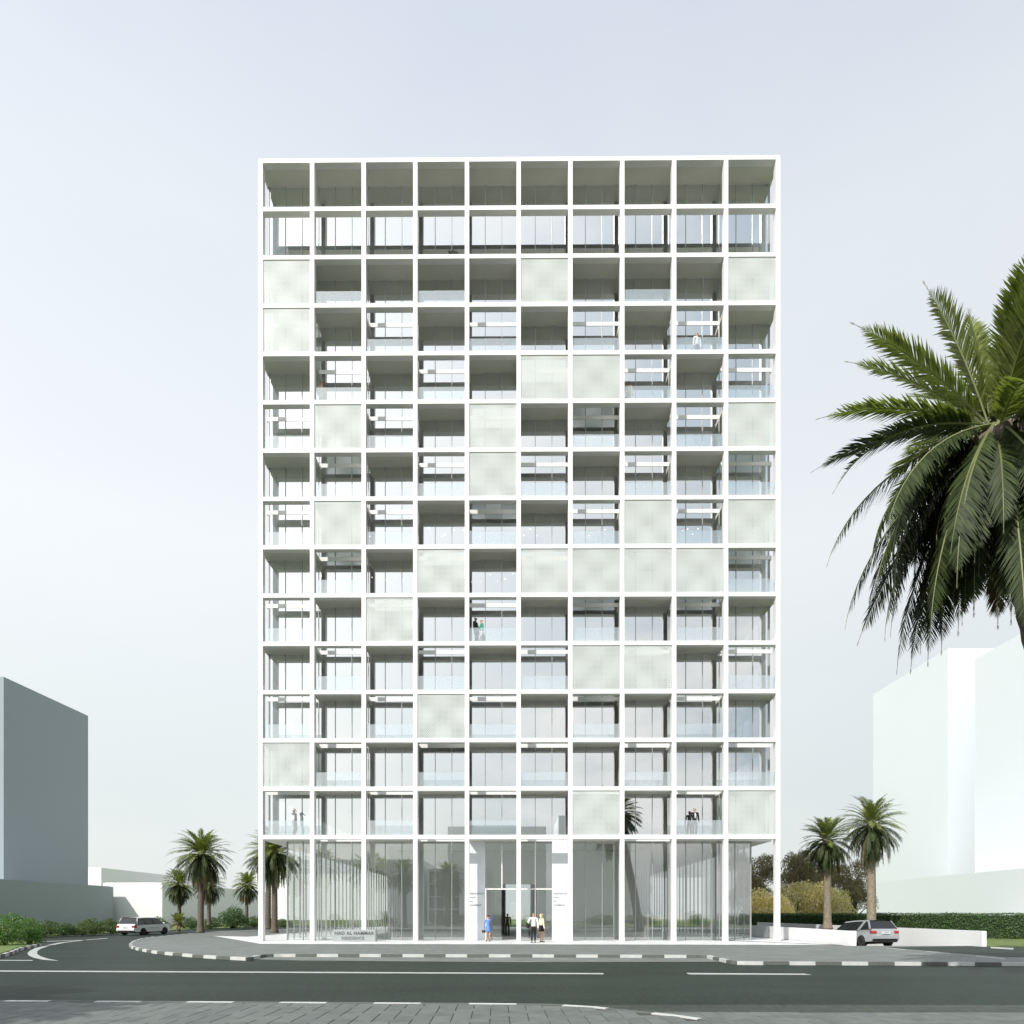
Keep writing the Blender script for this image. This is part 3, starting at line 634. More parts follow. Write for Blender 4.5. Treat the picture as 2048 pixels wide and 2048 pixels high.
palm_px(536, 1858.5, 74, 1711, P_B, 7.0, 'left one of two palms behind the first tower column', 3.3)
palm_px(549, 1866, 61, 1705, P_A, 6.6, 'right one of two palms behind the first tower column', 5.1)
R1 = palm_mesh(21, 6.6, 2.1, 84, 34, .05, .46, (-.25, 0), (.29, .25)); R2 = palm_mesh(5, 7.4, 2.3, 88, 34, .05, .48, (.02, 0), (.30, .26))
palm_px(1655, 1858, 52, 1682, R1, 6.6, 'shorter palm left of the silver car, right of the tower', 1.1)
palm_px(1743, 1862, 48, 1650, R2, 7.4, 'taller palm behind the silver car', 2.7)
for i, (x, y, s, lb) in enumerate(((9, 72, 1.0, 'palm on the back lawn seen through the right lobby glass'), (15, 80, 1.1, 'palm on the back lawn beside the lobby glass corner'), (-7, 78, .95, 'palm on the back lawn seen through the left lobby glass'))):
    palm((x, y, -.05), P_A if i % 2 else P_B, lb, i*1.3, s)
for i, (x, y, s, lb) in enumerate(((-13.5, -37.5, .95, 'palm on the near pavement left of the viewer'), (-17.5, -35.5, 1.05, 'second palm on the near pavement left of the viewer'), (-24, -39, 1.1, 'third palm on the near pavement left of the viewer'), (-9, -44.5, 1.0, 'palm on the lawn behind the viewer at left'), (-19, -50, 1.1, 'palm on the lawn behind the viewer at far left'), (-30, -46, 1.1, 'outermost palm on the near lawn behind the viewer'))):
    palm((x, y, -.05), P_A if i % 2 else P_B, lb, i*2.1, s, 'palms on the viewer\'s side of the road')

# ------------------------------------------------------------------ shrubs, hedge, trees
def leaves(mb, n, pos_fn, size, mi=0):
    for _ in range(n):
        p, nrm = pos_fn(); s = size*random.uniform(.6, 1.3)
        d = (nrm+Vector((random.gauss(0, .7), random.gauss(0, .7), random.gauss(0, .6)))).normalized()
        a = d.cross(Vector((random.gauss(0, 1), random.gauss(0, 1), random.gauss(0, 1)))).normalized(); b = d.cross(a)
        mb.add([p-a*s*.5, p+b*s*.28, p+a*s*.5, p-b*s*.28], [(0, 1, 2, 3)], mi)
def blob_pos(blobs):
    tot = sum(b[3]*b[3] for b in blobs)
    def f():
        r = random.random()*tot
        for b in blobs:
            r -= b[3]*b[3]
            if r <= 0: break
        u = Vector((random.gauss(0, 1), random.gauss(0, 1), random.gauss(0, 1))).normalized()
        if u.z < -.35: u.z = -u.z
        k = 1.06-abs(random.gauss(0, .22)); k *= 1+.34*noise.noise(Vector((b[0]*3, b[1]*3, b[2]*3))+u*2.3)
        return Vector(b[:3])+Vector((u.x*b[3], u.y*b[3], u.z*b[3]*b[4]))*k, u
    return f
def shrub_mesh(seed, w, h, n, size, m, sub=9, tree=False, trunk_h=.4):
    random.seed(seed); blobs = []
    if tree:
        for i in range(sub):
            a = i*2.4; r = w*.5*math.sqrt((i+.5)/sub)*.75; blobs.append((math.cos(a)*r, math.sin(a)*r, trunk_h+(h-trunk_h)*random.uniform(.0, .80), w*random.uniform(.15, .25), .62))
    else:
        for i in range(sub):
            a = i*2.4; r = w*.5*math.sqrt((i+.5)/sub)*.72; br = w*random.uniform(.16, .27)
            zz = (h-br)*random.uniform(.35, 1)*(1-.35*(r/(w*.5))); blobs.append((math.cos(a)*r, math.sin(a)*r, max(br*.6, zz), br, .9))
        blobs += [(b[0]*1.05, b[1]*1.05, b[2]*.35, b[3], .8) for b in blobs]
    mb = MB(); leaves(mb, n, blob_pos(blobs), size)
    t = MB(); 
    for b in blobs[:sub]:
        st_ = Vector((b[0]*.12, b[1]*.12, 0)); m_ = Vector((b[0]*.4, b[1]*.4, b[2]*.55)); t.tube([st_, m_, Vector(b[:3])], [w*.018+.01, w*.012+.008, .008], 5)
    if tree: t.tube([(0, 0, 0), (.05, 0, trunk_h*.6), (0, .05, trunk_h*1.05)], [w*.035, w*.028, w*.022], 8)
    return mb.mesh('foliage', m), t.mesh('stems', M['bark'], True)
def plant(name, loc, ms, label, cat, rz=0, sc=(1, 1, 1), group=None, parts=('foliage', 'stem')):
    r = tag(empty(name, loc, rz), label, cat, group); r.scale = sc
    for nm, me in zip(parts, ms):
        o = bpy.data.objects.new(nm, me); COL.objects.link(o); o.parent = r
    return r
SH = [shrub_mesh(1, 2, 1.5, 5200, .085, M['leafa']), shrub_mesh(2, 2, 1.4, 5200, .085, M['leafb']), shrub_mesh(3, 2, 1.6, 5200, .08, M['leafe'])]
def shrub_px(x0, x1, top, d, k, label, rz=0, base=-.05, grp='green shrubs on the left lawns'):
    w = (x1-x0)/F*d; h = ZP(top, d)-base; hh = (1.5, 1.4, 1.6)[k]
    p = PD((x0+x1)/2, d, base); return plant('shrub', p, SH[k], label, 'shrub', rz, (w/2, max(w/2, .8), h/hh), grp)
shrub_px(-32, 42, 1808, 37, 2, 'bright green bush, nearest at the left edge', 0)
shrub_px(34, 82, 1818, 38.5, 2, 'bright green bush right beside the left edge bush', 1.5)
shrub_px(-110, -40, 1812, 40, 2, 'bright green bush just outside the left edge', 1.0)
for i, (a, b, t, d, k, lb) in enumerate(((66, 112, 1833, 52, 0, 'low shrub right behind the bright bush at left'), (104, 150, 1840, 55, 1, 'lowest shrub of the row left of the off-roader'), (140, 190, 1838, 56, 0, 'shrub in the middle of the row left of the off-roader'),
        (165, 212, 1829, 58, 0, 'taller shrub in front of the low grey block corner'), (205, 242, 1829, 60, 0, 'shrub touching the rear of the white off-roader'), (296, 340, 1828, 78, 0, 'shrub behind the bonnet of the white off-roader'),
        (365, 400, 1830, 80, 1, 'low shrub left of the tall palm trunk'), (402, 440, 1829, 80, 0, 'low shrub right of the tall palm trunk'), (432, 496, 1806, 84, 1, 'big dark round shrub left of the tower'),
        (488, 530, 1827, 88, 0, 'low shrub between the round shrub and the first tower column'), (520, 552, 1832, 95, 1, 'shrub behind the two palm trunks at the tower'), (548, 590, 1834, 90, 0, 'shrub right of the two palm trunks at the tower'))):
    shrub_px(a, b, t, d, k, lb, i*.9)
for i, (x, y, s, lb) in enumerate(((-4, 88, 1.9, 'shrub on the back lawn left of the lobby axis'), (5, 86, 1.9, 'shrub on the back lawn at the lobby axis'), (14, 92, 2.3, 'shrub on the back lawn behind the right lobby'), (24, 90, 2.0, 'shrub on the back lawn behind the lobby corner'), (-13, 92, 2.1, 'shrub on the back lawn behind the left lobby'), (-24, 90, 2.1, 'shrub on the back lawn far left of the lobby'))):
    plant('shrub', (x, y, -.05), SH[i % 2], lb, 'shrub', i, (s, s, s), 'shrubs on the lawn behind the tower')
for i, x in enumerate(range(-60, 61, 8)):
    plant('shrub', (x+random.uniform(-2, 2), -61+random.uniform(-1, 1), -.05), SH[i % 2], 'rounded shrub %s from the left in the row on the opposite lawn' % (['first', 'second', 'third', 'fourth', 'fifth', 'sixth', 'seventh', 'eighth', 'ninth', 'tenth', 'eleventh', 'twelfth', 'thirteenth', 'fourteenth', 'fifteenth', 'last'][i]), 'shrub', i, (3, 1.6, 1.4), 'row of shrubs on the opposite lawn')
# fan palm with dry fronds
random.seed(7); yl = MB(); yr = MB()
for i in range(34):
    az = i*2.4; s = i/34; frond(yl, yr, (0, 0, .7), az, R(80)-R(95)*s, 1.1, R(40), 12, .06, .34, 2 if i % 2 and s > .35 else 0)
b_ = len(yl.v); yl.v += yr.v; yl.f += [tuple(b_+i for i in f) for f in yr.f]; yl.m += [1]*len(yr.f)
yt = MB().tube([(0, 0, 0), (0, 0, .75)], [.16, .12], 8)
yp = PD(357, 66, -.05)
plant('fan_palm', yp, (yl.mesh('crown', [M['palm_leaf'], M['rachis'], M['palm_dark']]), yt.mesh('trunk', M['trunk'])), 'small squat palm with dry straw-coloured fronds right of the white off-roader', 'palm tree', 0, (1.15, 1.15, 1.2), parts=('crown', 'trunk'))
# hedge at the right
hp = [PD(1440, 84), PD(1500, 76), PD(1660, 60), PD(1760, 53), PD(1900, 48.5), PD(2080, 46), PD(2400, 44)]
random.seed(9); hm = MB(); hc = MB()
for i in range(len(hp)-1):
    a, b = hp[i], hp[i+1]; l_ = (b-a).length; t = (b-a).normalized(); nn = Vector((-t.y, t.x, 0))
    if nn.y > 0: nn = -nn
    q = [a+nn*.38, b+nn*.38, b-nn*.38, a-nn*.38]
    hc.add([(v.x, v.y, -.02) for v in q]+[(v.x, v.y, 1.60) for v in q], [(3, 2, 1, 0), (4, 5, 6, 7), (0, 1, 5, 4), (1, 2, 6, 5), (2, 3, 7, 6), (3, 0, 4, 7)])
    def pf(a=a, t=t, nn=nn, l_=l_):
        s = random.random()*(l_+.8)-.4
        if random.random() < .62:
            z = random.uniform(0, 1.66); p = a+t*s+nn*(.5+.10*noise.noise(Vector((s*1.3+a.x, z*2, 0)))+random.gauss(0, .05)); p.z = z; return p, nn
        p = a+t*s+nn*random.uniform(-.5, .5); p.z = 1.63+.07*noise.noise(Vector((s*1.1+a.x, 0, 3)))+abs(random.gauss(0, .06)); return p, Vector((0, 0, 1))
    leaves(hm, int(l_*900 if l_ < 25 else l_*500), pf, .10)
hr = tag(empty('hedge', hp[0]), 'long clipped green hedge along the right lawn', 'hedge'); 
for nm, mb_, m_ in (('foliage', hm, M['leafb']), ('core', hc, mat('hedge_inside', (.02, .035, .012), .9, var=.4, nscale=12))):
    o = mb_.build(nm, m_, hr); o.matrix_parent_inverse = Matrix.Translation(-Vector(hp[0]))
# trees at the right, behind the hedge
TA = [shrub_mesh(31, 8, 6, 24000, .17, M['leafc'], 22, True, 1.9), shrub_mesh(33, 8, 6, 24000, .17, M['leafc'], 20, True, 2.0)]
TY = [shrub_mesh(41, 5, 4.4, 9000, .19, M['leafd'], 12), shrub_mesh(43, 5, 4.2, 9000, .18, mat('olive_yellow_leaf', (.60, .53, .32), .6, island=.45, trans=.25), 12)]
def tree_px(x0, x1, top, d, ms, w0, h0, label, rz, cat='tree', name='acacia_tree'):
    w = (x1-x0)/F*d; h = ZP(top, d)+.05; return plant(name, PD((x0+x1)/2, d, -.05), ms, label, cat, rz, (w/w0, w/w0, h/h0), 'trees and tall bushes behind the right hedge', ('crown', 'trunk'))
tree_px(1452, 1556, 1706, 84, TA[0], 8, 6, 'dark olive spreading tree seen past the last tower column', 0)
tree_px(1556, 1640, 1703, 86, TA[1], 8, 6, 'dark olive flat-topped tree just right of the tower', 1)
tree_px(1662, 1746, 1724, 88, TA[0], 8, 6, 'dark olive tree between the two right palms', 2.6)
tree_px(1600, 1680, 1732, 92, TA[1], 8, 6, 'dark olive tree furthest back behind the shorter right palm', 2.0)
tree_px(1480, 1582, 1762, 78, TY[0], 5, 4.4, 'straw-yellow bush seen between tower glass and last column', 0, name='yellow_bush')
tree_px(1545, 1645, 1738, 80, TY[1], 5, 4.2, 'tall olive-yellow bush right of the tower', 1, name='yellow_bush')
tree_px(1600, 1685, 1748, 79, TY[0], 5, 4.4, 'straw-yellow bush behind the shorter right palm trunk', 2, name='yellow_bush')
tree_px(1640, 1712, 1756, 77, TY[1], 5, 4.2, 'olive-yellow bush left of the white low block', 3, name='yellow_bush')
tree_px(1543, 1590, 1790, 74, TY[0], 5, 4.4, 'small straw-yellow bush just beside the last tower column', 4, name='yellow_bush')
# potted plant on the penthouse terrace
random.seed(3); pl = MB(); prr = MB()
for i in range(22): frond(pl, prr, (0, 0, .3), i*2.4, R(75)-R(60)*i/22, .75, R(40), 9, .05, .22)
b_ = len(pl.v); pl.v += prr.v; pl.f += [tuple(b_+i for i in f) for f in prr.f]; pl.m += [1]*len(prr.f)
pp = PD(906, 43.3, ZB[12]+TH)
plant('potted_plant', pp, (pl.mesh('foliage', [mat('dark_leaf', (.02, .03, .015), .6), M['cord'], M['palm_dark']]), MB().lathe([(.16, 0), (.22, .34), (.2, .34)], n=12).mesh('pot', M['alu'])), 'dark spiky plant in a pot on the penthouse terrace', 'plant', parts=('foliage', 'pot'))

# ------------------------------------------------------------------ people
def skinned(pts, edges, sub=2):
    me = bpy.data.meshes.new('s'); me.from_pydata([p[:3] for p in pts], edges, []); o = bpy.data.objects.new('s', me); COL.objects.link(o)
    sk = o.modifiers.new('s', 'SKIN'); sk.branch_smoothing = .6; ss_ = o.modifiers.new('u', 'SUBSURF'); ss_.levels = sub; ss_.render_levels = sub
    lay_ = me.skin_vertices[0].data
    for i, p in enumerate(pts):
        rx = p[3]; ry = p[4] if len(p) > 4 else p[3]; lay_[i].radius = (rx, ry); lay_[i].use_root = (i == 0)
    dg = bpy.context.evaluated_depsgraph_get(); dg.update(); res = bpy.data.meshes.new_from_object(o.evaluated_get(dg)); bpy.data.objects.remove(o)
    return res
def mesh_obj(name, me, m, par, smooth=True):
    me.materials.clear(); me.materials.append(m)
    if smooth: me.polygons.foreach_set('use_smooth', [True]*len(me.polygons))
    o = bpy.data.objects.new(name, me); COL.objects.link(o); o.parent = par; return o
SKIN = mat('skin', (.55, .34, .24), .5); SKIN2 = mat('dark_skin', (.20, .11, .07), .5)
CM = {}
def cloth(c):
    if c not in CM: CM[c] = mat('cloth', c, .8, var=.1, nscale=14)
    return CM[c]
def ik(a, b, l1, l2, bend):
    a = Vector(a); b = Vector(b); d = b-a; L_ = min(d.length, l1+l2-.002); d.normalize(); x = (l1*l1-l2*l2+L_*L_)/(2*L_); h = math.sqrt(max(l1*l1-x*x, 0))
    bd = Vector(bend); bd = (bd-d*bd.dot(d)).normalized(); return a+d*x+bd*h
def person(loc, rz, label, h=1.75, skin=None, top=(.8, .8, .8), bottom=(.03, .03, .035), hair=(.05, .03, .02), style='trousers', lh=None, rh=None, stride=0, shoes=(.03, .03, .03), sleeves=True, long_hair=False, jacket=None, top_len=.95, skirt_to=.55, female=False, bald=False):
    """faces -Y; lh/rh hand targets in a 1.75 m frame (x left<0)"""
    r = tag(empty('person', loc, rz), label, 'person', 'people in and around the tower'); k = h/1.75; r.scale = (k,)*3
    sk = skin or SKIN; sw = .165 if female else .195; hipw = .095
    foot = [(-.10, .0-stride*.5, .0), (.10, .0+stride*.5, .0)]
    kn = [ik((s*hipw, 0, .92), (f[0], f[1], .09), .44, .42, (0, -1, 0)) for s, f in zip((-1, 1), foot)]
    hands = [lh or (-.27, -.03, .80), rh or (.27, -.03, .80)]
    sho = [(-sw, 0, 1.42), (sw, 0, 1.42)]
    el = [ik(s, h_, .29, .26, (sgn*.4, .7, -.4)) for s, h_, sgn in zip(sho, hands, (-1, 1))]
    P = [(0, 0, .96, .135 if not female else .125, .10), (0, .005, 1.12, .115 if not female else .095, .085), (0, 0, 1.30, .15 if not female else .125, .10), (0, 0, 1.42, .10, .08), (0, .0, 1.50, .052), (0, -.012, 1.57, .068), (0, -.012, 1.655, .083, .09), (0, -.005, 1.715, .055)]
    E = [(0, 1), (1, 2), (2, 3), (3, 4), (4, 5), (5, 6), (6, 7)]
    for i in (0, 1):
        s = (-1, 1)[i]; b = len(P); f = foot[i]
        P += [(s*hipw, 0, .88, .085), (*kn[i], .055), (f[0], f[1]+.01, .09, .038), (f[0], f[1]-.02, .045, .036), (f[0]*1.05, f[1]-.15, .03, .03)]
        E += [(0, b), (b, b+1), (b+1, b+2), (b+2, b+3), (b+3, b+4)]
        b = len(P); hd = Vector(hands[i]); dd = (hd-el[i]).normalized(); pm = hd+dd*.06
        P += [(*sho[i], .055), (*el[i], .038), (*hd, .026), (*pm, .030, .018)]
        E += [(3, b), (b, b+1), (b+1, b+2), (b+2, b+3)]
    me = skinned(P, E, 2)
    body = mesh_obj('body', me, sk, r)
    # fingers, nose and eyes are welded into the same body mesh
    bm = bmesh.new(); bm.from_mesh(me); ex = MB()
    for i in (0, 1):
        hd = Vector(hands[i]); dd = (hd-el[i]).normalized(); q = hd+dd*.075; sd = dd.cross(Vector((1, 0, 0))).normalized(); inn = Vector(((1, -1)[i], 0, 0))
        for j in range(4):
            o_ = sd*(.011*(2*j-3)*.8); ln = (.062, .072, .068, .052)[j]
            ex.tube([q+o_, q+o_+dd*ln*.55+inn*.006, q+o_+dd*ln+inn*.024], [.0095, .009, .007], 6)
        ex.tube([hd+dd*.02+sd*.02, hd+dd*.05+sd*.045+inn*.01, hd+dd*.085+sd*.045+inn*.022], [.011, .010, .008], 6)
    ex.tube([(0, -.095, 1.665), (0, -.118, 1.63), (0, -.095, 1.622)], [.008, .014, .012], 6)
    for s in (-1, 1): ex.tube([(s*.085, -.01, 1.68), (s*.096, 0, 1.655), (s*.085, -.01, 1.625)], [.008, .016, .008], 5)
    m2 = ex.mesh('x', sk, True); bm.from_mesh(m2); bm.to_mesh(me); bm.free()
    me.polygons.foreach_set('use_smooth', [True]*len(me.polygons))
    fc = MB()
    for s in (-1, 1): fc.lathe([(.001, -.006), (.011, -.003), (.011, .003)], s*.032, -.094, 1.668, 8, ax='y')
    fc.box(-.024, .024, -.096, -.085, 1.597, 1.605)
    fc.build('face', mat('face_features', (.08, .035, .03), .5), body)
    # hair
    hp_ = [(0, .012, 1.64, .092, .10), (0, .015, 1.72, .075, .085)]
    if long_hair: hp_ += [(0, .05, 1.54, .08, .05), (0, .055, 1.45, .06, .03)]
    if not bald: mesh_obj('hair', skinned(hp_, [(0, 1)]+([(0, 2), (2, 3)] if long_hair else []), 2), cloth(hair), r)
    # clothing
    def torso(c, nm, lo, extra, slv, to_wrist=1.0):
        T = [(0, 0, 1.12, .13*extra if not female else .115*extra, .105*extra), (0, 0, 1.30, .165*extra if not female else .142*extra, .12*extra), (0, .005, 1.42, .11*extra, .09*extra), (0, .01, 1.475, .065*extra), (0, 0, lo, .15*extra if not female else .145*extra, .12*extra)]
        Ed = [(0, 1), (1, 2), (2, 3), (0, 4)]
        if slv:
            for i in (0, 1):
                b = len(T); w_ = Vector(el[i]).lerp(Vector(hands[i]), .93*to_wrist)
                T += [(*sho[i], .075*extra), (*el[i], .055*extra), (*w_, .042*extra)]; Ed += [(2, b), (b, b+1), (b+1, b+2)]
        return mesh_obj(nm, skinned(T, Ed, 2), cloth(c), r)
    if style == 'trousers':
        T = [(0, 0, 1.0, .145, .115), (0, 0, .93, .14, .115)]; Ed = [(0, 1)]
        for i in (0, 1):
            b = len(T); s = (-1, 1)[i]; T += [(s*.095, 0, .84, .098, .10), (*kn[i], .072), (foot[i][0], foot[i][1]+.012, .10, .062)]; Ed += [(1, b), (b, b+1), (b+1, b+2)]
        mesh_obj('trousers', skinned(T, Ed, 2), cloth(bottom), r)
    else:
        mesh_obj('skirt', MB().lathe([(.15, 1.04), (.165, .95), (.185, skirt_to+.1), (.20, skirt_to), (.17, skirt_to+.01)], n=18).mesh('skirt', cloth(bottom)), cloth(bottom), r)
    torso(top, 'shirt', top_len, 1.0, sleeves)
    if jacket: 
        torso(jacket, 'jacket', .90, 1.10, True)
        MB().add([(-.045, -.145, 1.40), (.045, -.145, 1.40), (0.02, -.150, 1.08), (-.02, -.150, 1.08)], [(0, 3, 2, 1)]).build('shirt_front', cloth(top), r)
    for i in (0, 1):
        f = foot[i]; MB().prism([(f[0]*1.0-.045, f[1]+.07), (f[0]-.05, f[1]-.10), (f[0], f[1]-.19), (f[0]+.05, f[1]-.10), (f[0]+.045, f[1]+.07)], .004, .075).build('shoe', cloth(shoes), r, bevel=.02)
    return r
def carry(par, name, mb, m): return mb.build(name, m, par)
blk = (.012, .012, .014)
def gp(px, py, z=.004): p = G(px, py, z); return p
p1 = person(gp(976, 1882.5), .1, 'woman in a blue dress holding a phone to her ear by the entrance pier', 1.62, top=(.13, .25, .60), bottom=(.12, .24, .58), hair=(.22, .06, .03), style='skirt', skirt_to=.62, lh=None, rh=(.10, -.10, 1.58), female=True, long_hair=True, shoes=(.05, .04, .05))
carry(p1, 'sunglasses', MB().box(-.06, .06, -.108, -.092, 1.655, 1.685), cloth(blk))
carry(p1, 'phone', MB().box(.115, .13, -.10, -.02, 1.60, 1.72), cloth(blk))
p2 = person(gp(1015, 1870.8), 0, 'man in a brown suit and tie walking out of the dark lobby', 1.74, skin=SKIN2, top=(.75, .72, .68), jacket=(.15, .105, .065), bottom=(.14, .105, .065), hair=(.01, .01, .01), stride=.3)
carry(p2, 'tie', MB().add([(-.02, -.158, 1.43), (.02, -.158, 1.43), (.03, -.162, 1.1), (-.03, -.162, 1.1)], [(0, 3, 2, 1)]), cloth((.02, .02, .02)))
p3 = person(gp(1067, 1885.6), math.pi+.1, 'man in a white shirt seen from behind, black bag under his arm', 1.76, top=(.82, .82, .84), bottom=(.012, .012, .014), hair=(.35, .27, .17), rh=(.30, -.10, 1.08), stride=.12)
p4 = person(gp(1083, 1884.3), math.pi-1.0, 'blonde woman in a cream blouse and short black skirt', 1.70, top=(.70, .64, .50), bottom=(.012, .010, .014), hair=(.75, .62, .38), style='skirt', skirt_to=.66, female=True, long_hair=True, shoes=(.35, .25, .15))
bagp = gp(1067, 1885.6)
bag = tag(MB().prism([(-.17, -.05), (.17, -.05), (.17, .05), (-.17, .05)], 0, .32).build('shoulder_bag', cloth(blk), bevel=.03), 'black bag held under the arm of the man in the white shirt', 'bag')
bag.location = (bagp.x-.33, bagp.y-.02, .86); bag.rotation_euler = (0, .15, 1.2)
hb = tag(MB().prism([(-.09, -.04), (.09, -.04), (.11, .04), (-.11, .04)], 0, .18).build('handbag', cloth((.04, .03, .04)), bevel=.02), 'small dark handbag hanging from the hand of the woman in blue', 'bag')
q1 = gp(976, 1882.5); hb.location = (q1.x-.27, q1.y+.0, .52)
def bal(px, lev, d=43.05): return PD(px, d, ZB[lev]+TH)
person(bal(1394, 10), .3, 'man in a white shirt and dark trousers on a high balcony near the right', 1.76, top=(.82, .82, .84), bottom=(.10, .09, .11), hair=(.03, .02, .02), stride=.1)
person(bal(1257, 9), .0, 'woman in a pale yellow dress on a high balcony right of centre', 1.70, skin=SKIN2, top=(.50, .38, .18), bottom=(.52, .42, .22), hair=(.02, .015, .01), style='skirt', skirt_to=.25, female=True, stride=.1)
person(bal(643, 9), .5, 'woman in patterned beige clothes behind glass on a high left balcony', 1.62, top=(.55, .45, .30), bottom=(.62, .56, .46), hair=(.35, .26, .15), style='skirt', skirt_to=.3, female=True, long_hair=True)
person(bal(951, 4), 1.2, 'man in a dark suit talking to a woman on a middle balcony', 1.80, skin=SKIN2, top=(.3, .3, .3), jacket=(.025, .025, .022), bottom=(.02, .02, .02), hair=(.01, .01, .01), rh=(.16, -.30, 1.15))
person(bal(963, 4), -1.1, 'woman in a green top and white trousers on a middle balcony', 1.66, top=(.05, .30, .22), bottom=(.66, .62, .56), hair=(.04, .02, .02), female=True, lh=(-.12, -.28, 1.1))
person(bal(588, 0), 1.3, 'man in a white shirt on the phone on the lowest left balcony', 1.78, top=(.78, .78, .82), bottom=(.22, .21, .19), hair=(.05, .04, .03), lh=(-.10, -.10, 1.58))
person(bal(1389, 0), .05, 'man in a black open jacket and grey trousers on the lowest right balcony', 1.80, top=(.85, .85, .85), jacket=(.012, .012, .014), bottom=(.075, .085, .085), hair=(.02, .02, .02), stride=.08)

# ------------------------------------------------------------------ cars (nose towards +Y in local space, rear at y=0)
M['tyre'] = mat('tyre_rubber', (.018, .018, .018), .8); M['rim_s'] = mat('alloy_rim', (.55, .56, .57), .3, .8); M['rim_d'] = mat('dark_rim', (.08, .08, .085), .4, .6)
M['carglass_'] = mat('car_glass', (.012, .014, .015), .06, spec=.8); M['trim'] = mat('black_trim', (.012, .012, .013), .5)
M['redlamp'] = mat('rear_lamp_red', (.38, .03, .02), .2, coat=.5); M['plate'] = mat('plate_white', (.7, .7, .68), .5); M['hl'] = mat('headlamp', (.6, .62, .65), .1)
def car(name, loc, rz, sc, paint, label, P, rimm, pitch=0):
    r = tag(empty(name, loc, rz), label, 'car'); r.scale = (sc,)*3; r.rotation_euler = (pitch, 0, rz)
    Wd = P['w']/2; Lc = P['l']; wr = P['wr']; y1, y2 = P['wy']
    # lower body: profile with wheel arches
    prof = []
    def arch(yc, rad): return [(yc+rad*math.cos(a), wr+rad*math.sin(a)) for a in [math.pi*(1-k/10) for k in range(11)]]
    zb = P['zb']; prof += [(0.06, zb+.12), (.12, zb)]
    for yc in (y1, y2):
        A_ = [(y, z) for y, z in arch(yc, wr+.06) if z >= zb]; prof += [(A_[0][0]-.001, zb)]+A_+[(A_[-1][0]+.001, zb)]
    prof += [(Lc-.15, zb), (Lc-.02, zb+.15)]+P['top']
    def w_at(y, z):
        e = min(1, .86+.14*math.sin(min(1, max(0, y)/.35)*math.pi/2)); f = min(1, .80+.20*math.sin(min(1, max(0, Lc-y)/.9)*math.pi/2))
        tz = 1-.05*max(0, (z-.75))/.3; return Wd*min(e, f)*tz
    bm = bmesh.new(); n = len(prof); rows = []
    for j, fx in enumerate((-1, -.93, 0, .93, 1)):
        dz = 0 if abs(fx) < 1 else -.02
        rows.append([bm.verts.new((fx*w_at(y, z), y, z+(dz if z > zb+.3 else 0))) for y, z in prof])
    for j in range(4):
        for i in range(n): bm.faces.new((rows[j][i], rows[j][(i+1) % n], rows[j+1][(i+1) % n], rows[j+1][i]))
    f1 = bm.faces.new(rows[0][::-1]); f2 = bm.faces.new(rows[4]); bmesh.ops.triangulate(bm, faces=[f1, f2]); bmesh.ops.recalc_face_normals(bm, faces=bm.faces)
    me = bpy.data.meshes.new('body'); bm.to_mesh(me); bm.free(); me.materials.append(paint); body = bpy.data.objects.new('body', me); COL.objects.link(body); body.parent = r
    # greenhouse
    g = P['green']   # list of (y,z) bottom rear, top rear, top front, bottom front
    wb, wt = Wd*.93, Wd*.76
    def ring(y, z, w): return [(-w, y, z), (w, y, z)]
    gh = MB(); (ya, za), (yb, zb2), (yc, zc2), (yd, zd) = g
    vs = ring(ya, za, wb)+ring(yb, zb2, wt)+ring(yc, zc2, wt)+ring(yd, zd, wb*.97)
    gh.add(vs, [(0, 1, 3, 2), (2, 3, 5, 4), (4, 5, 7, 6), (6, 7, 1, 0), (0, 2, 4, 6), (1, 7, 5, 3)]); cab = gh.build('windows', M['carglass'], r, bevel=.03)
    ro = MB(); o_ = .012
    rp_ = []
    K = 8
    for i in range(K+1):
        t = i/K; y = yb-.03+(yc-yb+.06)*t; z = zb2+(zc2-zb2)*t+.035*math.sin(math.pi*t)+.012
        rp_.append((y, z))
    vs = []
    for y, z in rp_: vs += [(-wt-.015, y, z-.05), (-wt+.05, y, z+.02), (0, y, z+.035), (wt-.05, y, z+.02), (wt+.015, y, z-.05)]
    fs = [(i*5+j, i*5+j+1, (i+1)*5+j+1, (i+1)*5+j) for i in range(K) for j in range(4)]
    ro.add(vs, fs); ro.build('roof', paint, r, smooth=True)
    def lerp3(a, b, t): return tuple(a[i]+(b[i]-a[i])*t for i in range(3))
    for s in (-1, 1):
        for (t0, t1, wd, mi) in P['pillars']:
            bot = (s*(wb+.006), ya+(yd-ya)*t0, za+(zd-za)*t0); tp = (s*(wt+.010), yb+(yc-yb)*t1, zb2+(zc2-zb2)*t1)
            pil = MB().add([(bot[0], bot[1]-wd/2, bot[2]), (bot[0], bot[1]+wd/2, bot[2]), (tp[0], tp[1]+wd/2, tp[2]), (tp[0], tp[1]-wd/2, tp[2]),
                     (bot[0]-s*.04, bot[1]-wd/2, bot[2]), (bot[0]-s*.04, bot[1]+wd/2, bot[2]), (tp[0]-s*.04, tp[1]+wd/2, tp[2]), (tp[0]-s*.04, tp[1]-wd/2, tp[2])],
                    [(0, 1, 2, 3), (4, 7, 6, 5), (0, 4, 5, 1), (1, 5, 6, 2), (2, 6, 7, 3), (3, 7, 4, 0)], mi); pil.build('pillar', [paint, M['trim']], cab)
